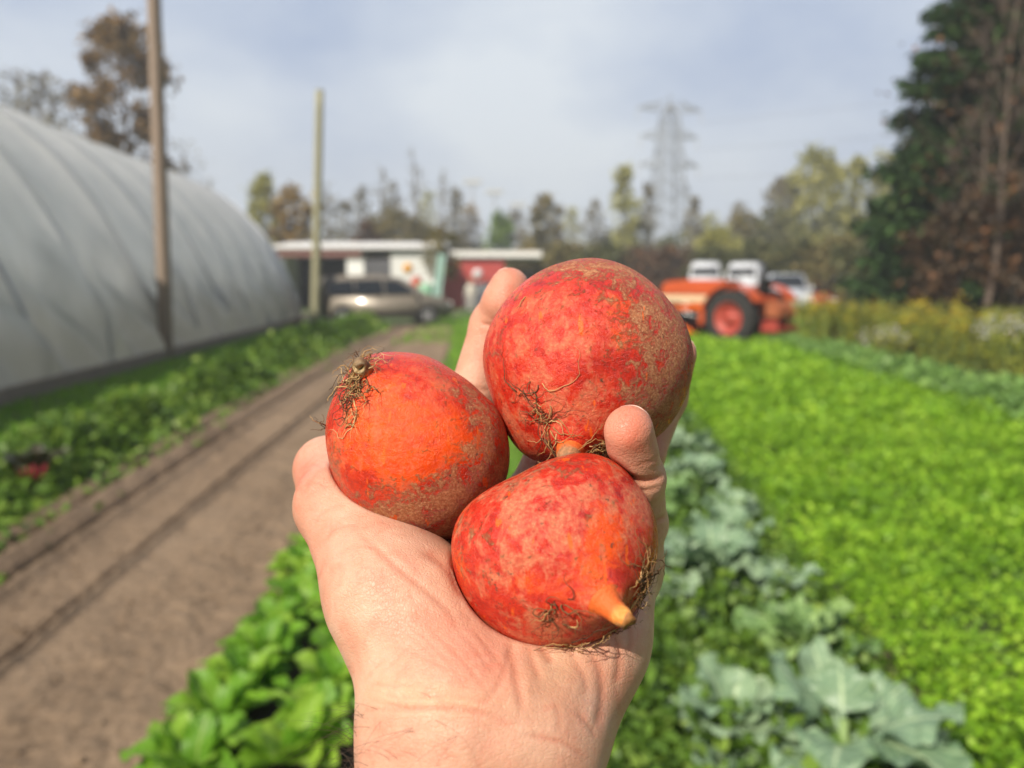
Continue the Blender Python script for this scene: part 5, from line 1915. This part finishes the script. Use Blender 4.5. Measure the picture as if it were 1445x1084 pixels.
car('pickup_truck', 'silver white pickup with dark windows right of the white vans', 'pickup', (AT(1108, 37), 37, 0), R(-103),
    [(-2.7, .55), (-2.72, 1.12), (-0.75, 1.14), (-0.62, 1.86), (-0.3, 1.93), (0.55, 1.92), (1.2, 1.22), (2.3, 1.12), (2.62, .95), (2.66, .55), (2.4, .38), (-2.4, .4)], 1.9, SILV,
    [('side', [(-0.55, 1.25), (-0.5, 1.78), (0.1, 1.80), (0.12, 1.22)]), ('side', [(0.18, 1.22), (0.16, 1.80), (0.52, 1.80), (1.0, 1.22)]), ('windscreen', [(0.62, 1.86), (1.15, 1.28)]), ('rear_window', [(-0.74, 1.25), (-0.64, 1.78)])],
    (-1.7, 1.7), 0.39, 1.2, 1.93, 2.65, -2.7, [('headlight', 2.56, .72, .92, .16, .32, .18), ('tail_light', -2.70, .82, .95, .08, .14, .3), ('mirror', .95, 1.05, 1.28, .1, .2, .18)])
REDP = simple('red_car_paint', (0.33, 0.035, 0.03), 0.3, 0.1, 0.02, coat=0.5)
car('red_car', 'dark red car half hidden behind the pickup', 'car', (AT(1142, 42), 42, 0), R(-95),
    [(-2.2, .4), (-2.25, .8), (-2.0, .98), (-1.5, 1.3), (-1.1, 1.46), (0.1, 1.48), (0.95, .98), (1.8, .85), (2.15, .65), (2.15, .3), (-2.0, .28)], 1.78, REDP,
    [('side', [(-1.45, 1.0), (-1.1, 1.36), (-0.45, 1.40), (-0.45, .98)]), ('side', [(-0.38, .98), (-0.38, 1.40), (0.08, 1.40), (0.75, .98)]), ('windscreen', [(0.15, 1.44), (0.9, 1.02)]), ('rear_window', [(-1.95, 1.0), (-1.5, 1.28)])],
    (-1.35, 1.35), 0.31, .98, 1.48, 2.15, -2.2, [('headlight', 2.08, .62, .68, .14, .3, .14), ('tail_light', -2.18, .66, .8, .1, .26, .14)])

# tractor, front to the left
OR = simple('orange_tractor_paint', (0.50, 0.085, 0.022), 0.42, 0.0, 0.12, 3, coat=0.2)
OR2 = simple('bright_orange_loader_paint', (0.66, 0.12, 0.012), 0.42, 0.0, 0.1, 3)
CREAM = simple('cream_panel', (0.66, 0.50, 0.32), 0.5)
ENG = simple('engine_black', (0.03, 0.028, 0.027), 0.6, 0.2)
REDR = simple('red_wheel_paint', (0.38, 0.06, 0.04), 0.5)
tx, ty = AT(1060, 19.2), 19.2
tr = empty('tractor', (tx, ty, 0), R(130))
tr.scale = (1.06, 1.06, 1.06)
tag(tr, 'orange tractor with front loader parked at the field edge, facing left', 'tractor')
# local frame: +x forward, origin between the rear wheels; near side is +y
def big_wheel(x, y, r, w):
    mb = MB()
    mb.lathe((x, y, r), [(r * .58, -w * .3), (r * .59, -w / 2), (r * .88, -w / 2), (r * .97, -w * .40), (r * .97, w * .40), (r * .88, w / 2), (r * .59, w / 2), (r * .58, w * .3), (r * .58, -w * .3)], 'Y', 36, False)
    for k in range(18):
        for s in (-1, 1):
            a = 2 * math.pi * (k + (0.5 if s > 0 else 0)) / 18
            mb.box((x + math.cos(a) * r * .97, y + s * w * .22, r + math.sin(a) * r * .97), (0.06, w * .44, 0.07), ry=-a, rz=0)
    o = mb.build('wheel', TYRE, tr, False)
    s = 1 if y > 0 else -1
    mb = MB()
    mb.lathe((x, y, r), [(r * .585, -s * w * .45), (r * .60, s * w * .48), (r * .53, s * w * .44), (r * .47, s * w * .16), (r * .22, s * w * .10), (r * .20, s * w * .30), (0.01, s * w * .32)], 'Y', 28)
    for k in range(6):
        a = k * math.pi / 3
        mb.lathe((x + math.cos(a) * r * .32, y + s * w * .14, r + math.sin(a) * r * .32), [(0.03, -.02), (0.03, .05)], 'Y', 8)
    mb.build('rim', REDR, o, True)


big_wheel(0, 0.70, 0.64, 0.38)
big_wheel(0, -0.70, 0.64, 0.38)
big_wheel(1.85, 0.58, 0.40, 0.24)
big_wheel(1.85, -0.58, 0.40, 0.24)
mb = MB(); mb.prism([(0.45, 1.14), (0.50, 1.50), (1.5, 1.52), (2.25, 1.47), (2.38, 1.36), (2.38, 1.14)], -.36, .36); mb.build('hood', OR, tr, bevel=0.04)
mb = MB(); mb.box((1.45, 0, 1.05), (1.86, .72, .175)); mb.build('side_stripe', CREAM, tr, bevel=0.015)
mb = MB(); mb.box((2.34, 0, .80), (.06, .56, .36)); mb.build('grille', ENG, tr, bevel=0.01)
mb = MB(); mb.box((1.35, 0, .74), (1.75, .42, .46)); mb.box((0.2, 0, .68), (1.0, .5, .5)); mb.lathe((1.5, .24, .80), [(.10, 0), (.10, .10), (.04, .11)], 'Y', 12); mb.box((1.9, .25, .86), (.2, .1, .2)); mb.build('engine', ENG, tr, bevel=0.02)
mb = MB(); mb.box((1.62, .27, .86), (.16, .12, .26)); mb.build('oil_filter', CLEAR, tr, bevel=0.03)
for s in (-1, 1):
    pts = []
    for k in range(9):
        a = R(150 - 17 * k)
        pts.append((math.cos(a) * .78 - 0.02, math.sin(a) * .78 + .64))
    prof = pts + [(x * .955, (z - .64) * .955 + .64) for x, z in reversed(pts)]
    mb = MB(); mb.prism(prof, s * .70 - .21, s * .70 + .21); mb.build('fender', OR, tr, bevel=0.008)
mb = MB(); mb.box((0.15, 0, 1.02), (.9, .86, .16)); mb.box((-0.35, 0, .9), (.3, .8, .5)); mb.build('deck', OR, tr, bevel=0.03)
mb = MB(); mb.box((-0.12, 0, 1.16), (.46, .48, .12)); mb.box((-0.36, 0, 1.36), (.10, .46, .36), ry=-.15); mb.build('seat', BLACKP, tr, bevel=0.03)
mb = MB(); mb.tube([(0.62, 0, 1.25), (0.42, 0, 1.52)], .022, 8)
st = mb.build('steering_column', ENG, tr, True)
mb = MB()
mb.tube([(0.42 + .17 * math.cos(a) * .75, .20 * math.sin(a), 1.53 + .17 * math.cos(a) * .5) for a in np.linspace(0, 2 * math.pi, 21)], .016, 6); mb.build('steering_wheel', BLACKP, tr, True)
mb = MB(); mb.tube([(1.7, .16, 1.42), (1.7, .16, 1.62)], .03, 10); mb.build('exhaust', ENG, tr, True)
for s in (-1, 1):
    mb = MB()
    mb.box((1.05, s * .42, .70), (.14, .10, .52)); mb.build('loader_post', OR, tr, bevel=0.015)
    mb = MB()
    pp = [(1.05, .88), (1.9, .80), (2.55, .64), (2.95, .36)]
    for (x0, z0), (x1, z1) in zip(pp[:-1], pp[1:]):
        l = math.hypot(x1 - x0, z1 - z0)
        mb.box(((x0 + x1) / 2, s * .44, (z0 + z1) / 2), (l + .06, .085, .15), ry=-math.atan2(z1 - z0, x1 - x0))
    mb.build('loader_arm', OR2, tr, bevel=0.012)
    mb = MB(); mb.tube([(1.10, s * .44, .62), (2.3, s * .44, .86)], .035, 8); mb.build('hydraulic_ram', STEEL, tr, True)
bk = [(2.95, .62), (2.88, .12), (2.98, .03), (3.55, .02), (3.55, .05), (3.02, .09), (2.94, .18), (3.0, .60)]
mb = MB(); mb.prism(bk, -.72, .72)
for s in (-.735, .735):
    mb.prism([(2.93, .61), (2.87, .12), (2.98, .035), (3.53, .035), (3.10, .58)], s - .012, s + .012)
mb.build('bucket', OR2, tr)
mb = MB(); mb.box((-0.75, 0, .42), (.5, .9, .14)); mb.box((-0.62, .3, .55), (.6, .07, .09)); mb.box((-0.62, -.3, .55), (.6, .07, .09)); mb.build('hitch', REDR, tr, bevel=0.01)
mb = MB(); mb.prism([(-.62, .66), (-.58, 1.02), (-.80, 1.05), (-.98, .86), (-.98, .64)], -.38, .38); mb.build('rear_box', simple('faded_orange', (0.33, 0.10, 0.04), 0.55, 0.0, 0.2, 4), tr, bevel=0.04)
mb = MB(); mb.prism([(2.50, .84), (2.25, .84), (0.95, .22), (0.86, .05), (1.40, .04), (2.75, .42)], .64, .74); mb.build('side_frame', OR2, tr, bevel=0.015)

# ------------------------------------------------------------------ far structures
GREYS = simple('pylon_steel', (0.30, 0.32, 0.34), 0.5, 0.3)
TD = 185.0
pt = empty('transmission_tower', (AT(939, TD), TD, 0), 0.25)
TH = ZT(133, TD)
mb = MB()
def hw(z): return 4.2 * (1 - z / TH) ** 1.2 * 0.9 + 1.15 * (z < TH * .93) + 0.3
zs = list(np.linspace(0, TH * 0.95, 13))
for a, b in zip(zs[:-1], zs[1:]):
    wa, wb = hw(a), hw(b)
    cs = [(-1, -1), (1, -1), (1, 1), (-1, 1)]
    for i in range(4):
        (sx, sy), (tx_, ty_) = cs[i], cs[(i + 1) % 4]
        mb.tube([(sx * wa, sy * wa, a), (sx * wb, sy * wb, b)], 0.24, 4)
        mb.tube([(sx * wa, sy * wa, a), (tx_ * wb, ty_ * wb, b)], 0.12, 4)
        mb.tube([(tx_ * wa, ty_ * wa, a), (sx * wb, sy * wb, b)], 0.12, 4)
        mb.tube([(sx * wb, sy * wb, b), (tx_ * wb, ty_ * wb, b)], 0.12, 4)
mb.tube([(0, 0, TH * .93), (0, 0, TH)], 0.2, 4)
mb.build('lattice_mast', GREYS, pt)
arms = [(157, 8.0), (196, 7.2), (236, 7.6), (272, 5.6)]
INS = simple('insulator_glass', (0.5, 0.52, 0.52), 0.3)
for (py, L) in arms:
    z = ZT(py, TD)
    w0 = hw(z)
    for s in (-1, 1):
        mb = MB()
        for yy_ in (-w0, w0):
            mb.tube([(s * w0, yy_, z), (s * L, 0, z + .4)], .17, 4)
            mb.tube([(s * w0, yy_, z + 2.0), (s * L, 0, z + .4)], .17, 4)
            for q in (.3, .6):
                mb.tube([(s * (w0 + (L - w0) * q), yy_ * (1 - q), z + .4 * q), (s * (w0 + (L - w0) * q), yy_ * (1 - q), z + 2.0 * (1 - q) + .4 * q)], .10, 4)
        ar = mb.build('cross_arm', GREYS, pt)
        mb = MB(); mb.tube([(s * L, 0, z + .3), (s * L, 0, z - 2.2)], .14, 6); mb.build('insulator', INS, ar)
tag(pt, 'tall grey lattice power pylon with four pairs of arms', 'pylon')
WIRE = simple('power_cable', (0.10, 0.10, 0.11), 0.6)
cz, sz_ = math.cos(.25), math.sin(.25)
wl = ['upper right-hand power cable running from the pylon towards the spruce', 'middle power cable running from the pylon towards the spruce', 'lowest power cable running from the pylon towards the spruce']
for k, (py, L) in enumerate(arms[:3]):
    z = ZT(py, TD) - 2.2
    p0 = Vector((pt.location.x + L * cz, pt.location.y + L * sz_, z))
    p1 = Vector((150 + 4 * k, 60, z + 3))
    mb = MB()
    mb.tube([p0.lerp(p1, i / 24) - Vector((0, 0, 5 * math.sin(math.pi * i / 24))) for i in range(25)], .035, 5)
    tag(mb.build('power_cable', WIRE, None, True), wl[k], 'cable', 'power cables from the pylon')
for k, (px, py, lab) in enumerate(((668, 257, 'tallest stadium floodlight mast above the red shed'), (698, 271, 'middle-height floodlight mast above the red shed'), (731, 289, 'lowest floodlight mast, nearest the beet'))):
    d = 150.0 + 8 * k
    r = empty('floodlight_mast', (AT(px, d), d, 0))
    z = ZT(py, d)
    mb = MB(); mb.tube([(0, 0, 0), (0, 0, z * .5), (0, 0, z)], [.35, .28, .2], 8); mb.build('mast', GREYS, r, True)
    mb = MB(); mb.box((0, 0, z), (3.4, .5, .9))
    hd = mb.build('lamp_bank', GREYS, r, bevel=0.05)
    mb = MB()
    for q in range(5): mb.lathe((-1.35 + q * .675, -.26, z), [(.28, 0), (.28, -.12), (.02, -.13)], 'Y', 10)
    mb.build('lamps', CLEAR, hd)
    tag(r, lab, 'floodlight')
d = 58.0
up = empty('utility_pole', (AT(1254, d), d, 0))
z = ZT(232, d)
mb = MB(); mb.tube([(0, 0, -.3), (0, 0, z + .6)], [.17, .12], 8); mb.build('shaft', WOOD, up, True)
mb = MB(); mb.box((0, -.15, z - .5), (2.6, .12, .14)); ca = mb.build('cross_arm', WOOD, up)
for s in (-1.0, 0.9):
    mb = MB(); mb.lathe((s, -.15, z - .428), [(.16, 0), (.2, .1), (.2, .75), (.05, .9)], 'Z', 10); mb.build('transformer', GREYS, ca, True)
tag(up, 'utility pole with a cross-arm rising between the poplars and the spruce', 'pole')

# ------------------------------------------------------------------ morning haze
hz = NT('haze')
hv = hz.n('VolumePrincipled', {'Color': (0.86, 0.91, 0.97), 'Density': 0.0020, 'Anisotropy': 0.0})
hz.t.links.new(hv.outputs[0], hz.out.inputs['Volume'])
mb = MB(); mb.box((0, 120, 26.0), (640, 500, 54.2))
hb_ = mb.build('haze', hz.m)
tag(hb_, kind='stuff')
cam = bpy.data.cameras.new('camera')
co = bpy.data.objects.new('camera', cam)
COL.objects.link(co)
co.location = (0, 0, HC)
co.rotation_euler = (math.pi / 2 - PITCH, 0, 0)
cam.sensor_width = 36.0
cam.lens = 36.0 * F / 1445.0
cam.clip_start = 0.01
cam.clip_end = 3000
cam.dof.use_dof = True
cam.dof.focus_distance = 0.25
cam.dof.aperture_fstop = 8.2
SC.camera = co

SUN = Vector((-0.45, -0.62, 0.65)).normalized()
sl = bpy.data.lights.new('sun', 'SUN')
so = bpy.data.objects.new('sun', sl)
COL.objects.link(so)
so.rotation_euler = SUN.to_track_quat('Z', 'Y').to_euler()
sl.energy = 5.0
sl.angle = R(0.53)
sl.color = (1.0, 0.92, 0.80)

w = bpy.data.worlds.new('World')
SC.world = w
w.use_nodes = True
wt = w.node_tree
wt.nodes.clear()
sky = wt.nodes.new('ShaderNodeTexSky')
sky.sky_type = 'NISHITA'
sky.sun_disc = False
sky.sun_elevation = math.asin(SUN.z)
sky.sun_rotation = math.atan2(SUN.x, SUN.y)
sky.air_density = 1.0
sky.dust_density = 2.5
tc = wt.nodes.new('ShaderNodeTexCoord')
mp = wt.nodes.new('ShaderNodeMapping')
mp.inputs['Scale'].default_value = (1.3, 1.3, 2.6)
mp.inputs['Rotation'].default_value = (0.12, 0.25, 0.4)
wt.links.new(tc.outputs['Generated'], mp.inputs['Vector'])
nz = wt.nodes.new('ShaderNodeTexNoise')
nz.inputs['Scale'].default_value = 1.5
nz.inputs['Detail'].default_value = 6
nz.inputs['Roughness'].default_value = 0.5
wt.links.new(mp.outputs[0], nz.inputs['Vector'])
cr = wt.nodes.new('ShaderNodeValToRGB')
cr.color_ramp.elements[0].position = 0.42
cr.color_ramp.elements[0].color = (3.3, 4.3, 6.4, 1)
cr.color_ramp.elements[1].position = 0.68
cr.color_ramp.elements[1].color = (7.6, 8.2, 8.8, 1)
wt.links.new(nz.outputs[0], cr.inputs[0])
# thin cloud bank ahead; unseen sky behind the viewer dimmed to cut the fill
sx = wt.nodes.new('ShaderNodeSeparateXYZ')
wt.links.new(tc.outputs['Generated'], sx.inputs[0])
ad = wt.nodes.new('ShaderNodeMath'); ad.operation = 'MULTIPLY_ADD'
wt.links.new(nz.outputs[0], ad.inputs[0]); ad.inputs[1].default_value = 0.5
wt.links.new(sx.outputs[1], ad.inputs[2])
mr = wt.nodes.new('ShaderNodeMapRange'); mr.interpolation_type = 'SMOOTHSTEP'
mr.inputs[1].default_value = -0.15; mr.inputs[2].default_value = 0.65; mr.inputs[3].default_value = 0.0; mr.inputs[4].default_value = 0.9
wt.links.new(ad.outputs[0], mr.inputs[0])
dm = wt.nodes.new('ShaderNodeMixRGB'); dm.blend_type = 'MULTIPLY'; dm.inputs[0].default_value = 1.0
wt.links.new(sky.outputs[0], dm.inputs[1]); dm.inputs[2].default_value = (0.5, 0.5, 0.5, 1)
hz_ = wt.nodes.new('ShaderNodeMapRange'); hz_.interpolation_type = 'SMOOTHSTEP'
hz_.inputs[1].default_value = 0.02; hz_.inputs[2].default_value = 0.26; hz_.inputs[3].default_value = 0.75; hz_.inputs[4].default_value = 0.0
wt.links.new(sx.outputs[2], hz_.inputs[0])
hm = wt.nodes.new('ShaderNodeMixRGB')
wt.links.new(hz_.outputs[0], hm.inputs[0]); wt.links.new(cr.outputs[0], hm.inputs[1]); hm.inputs[2].default_value = (7.3, 7.9, 8.3, 1)
mx = wt.nodes.new('ShaderNodeMixRGB')
wt.links.new(mr.outputs[0], mx.inputs[0])
wt.links.new(dm.outputs[0], mx.inputs[1])
wt.links.new(hm.outputs[0], mx.inputs[2])
bg = wt.nodes.new('ShaderNodeBackground')
bg.inputs['Strength'].default_value = 0.082
wt.links.new(mx.outputs[0], bg.inputs['Color'])
wo = wt.nodes.new('ShaderNodeOutputWorld')
wt.links.new(bg.outputs[0], wo.inputs['Surface'])

SC.view_settings.view_transform = 'Standard'
SC.view_settings.look = 'None'
SC.view_settings.exposure = 0.48
SC.view_settings.gamma = 1.0
SC.render.engine = 'CYCLES'
SC.cycles.use_denoising = True
SC.cycles.max_bounces = 6
SC.cycles.transparent_max_bounces = 6
SC.cycles.sample_clamp_indirect = 6.0
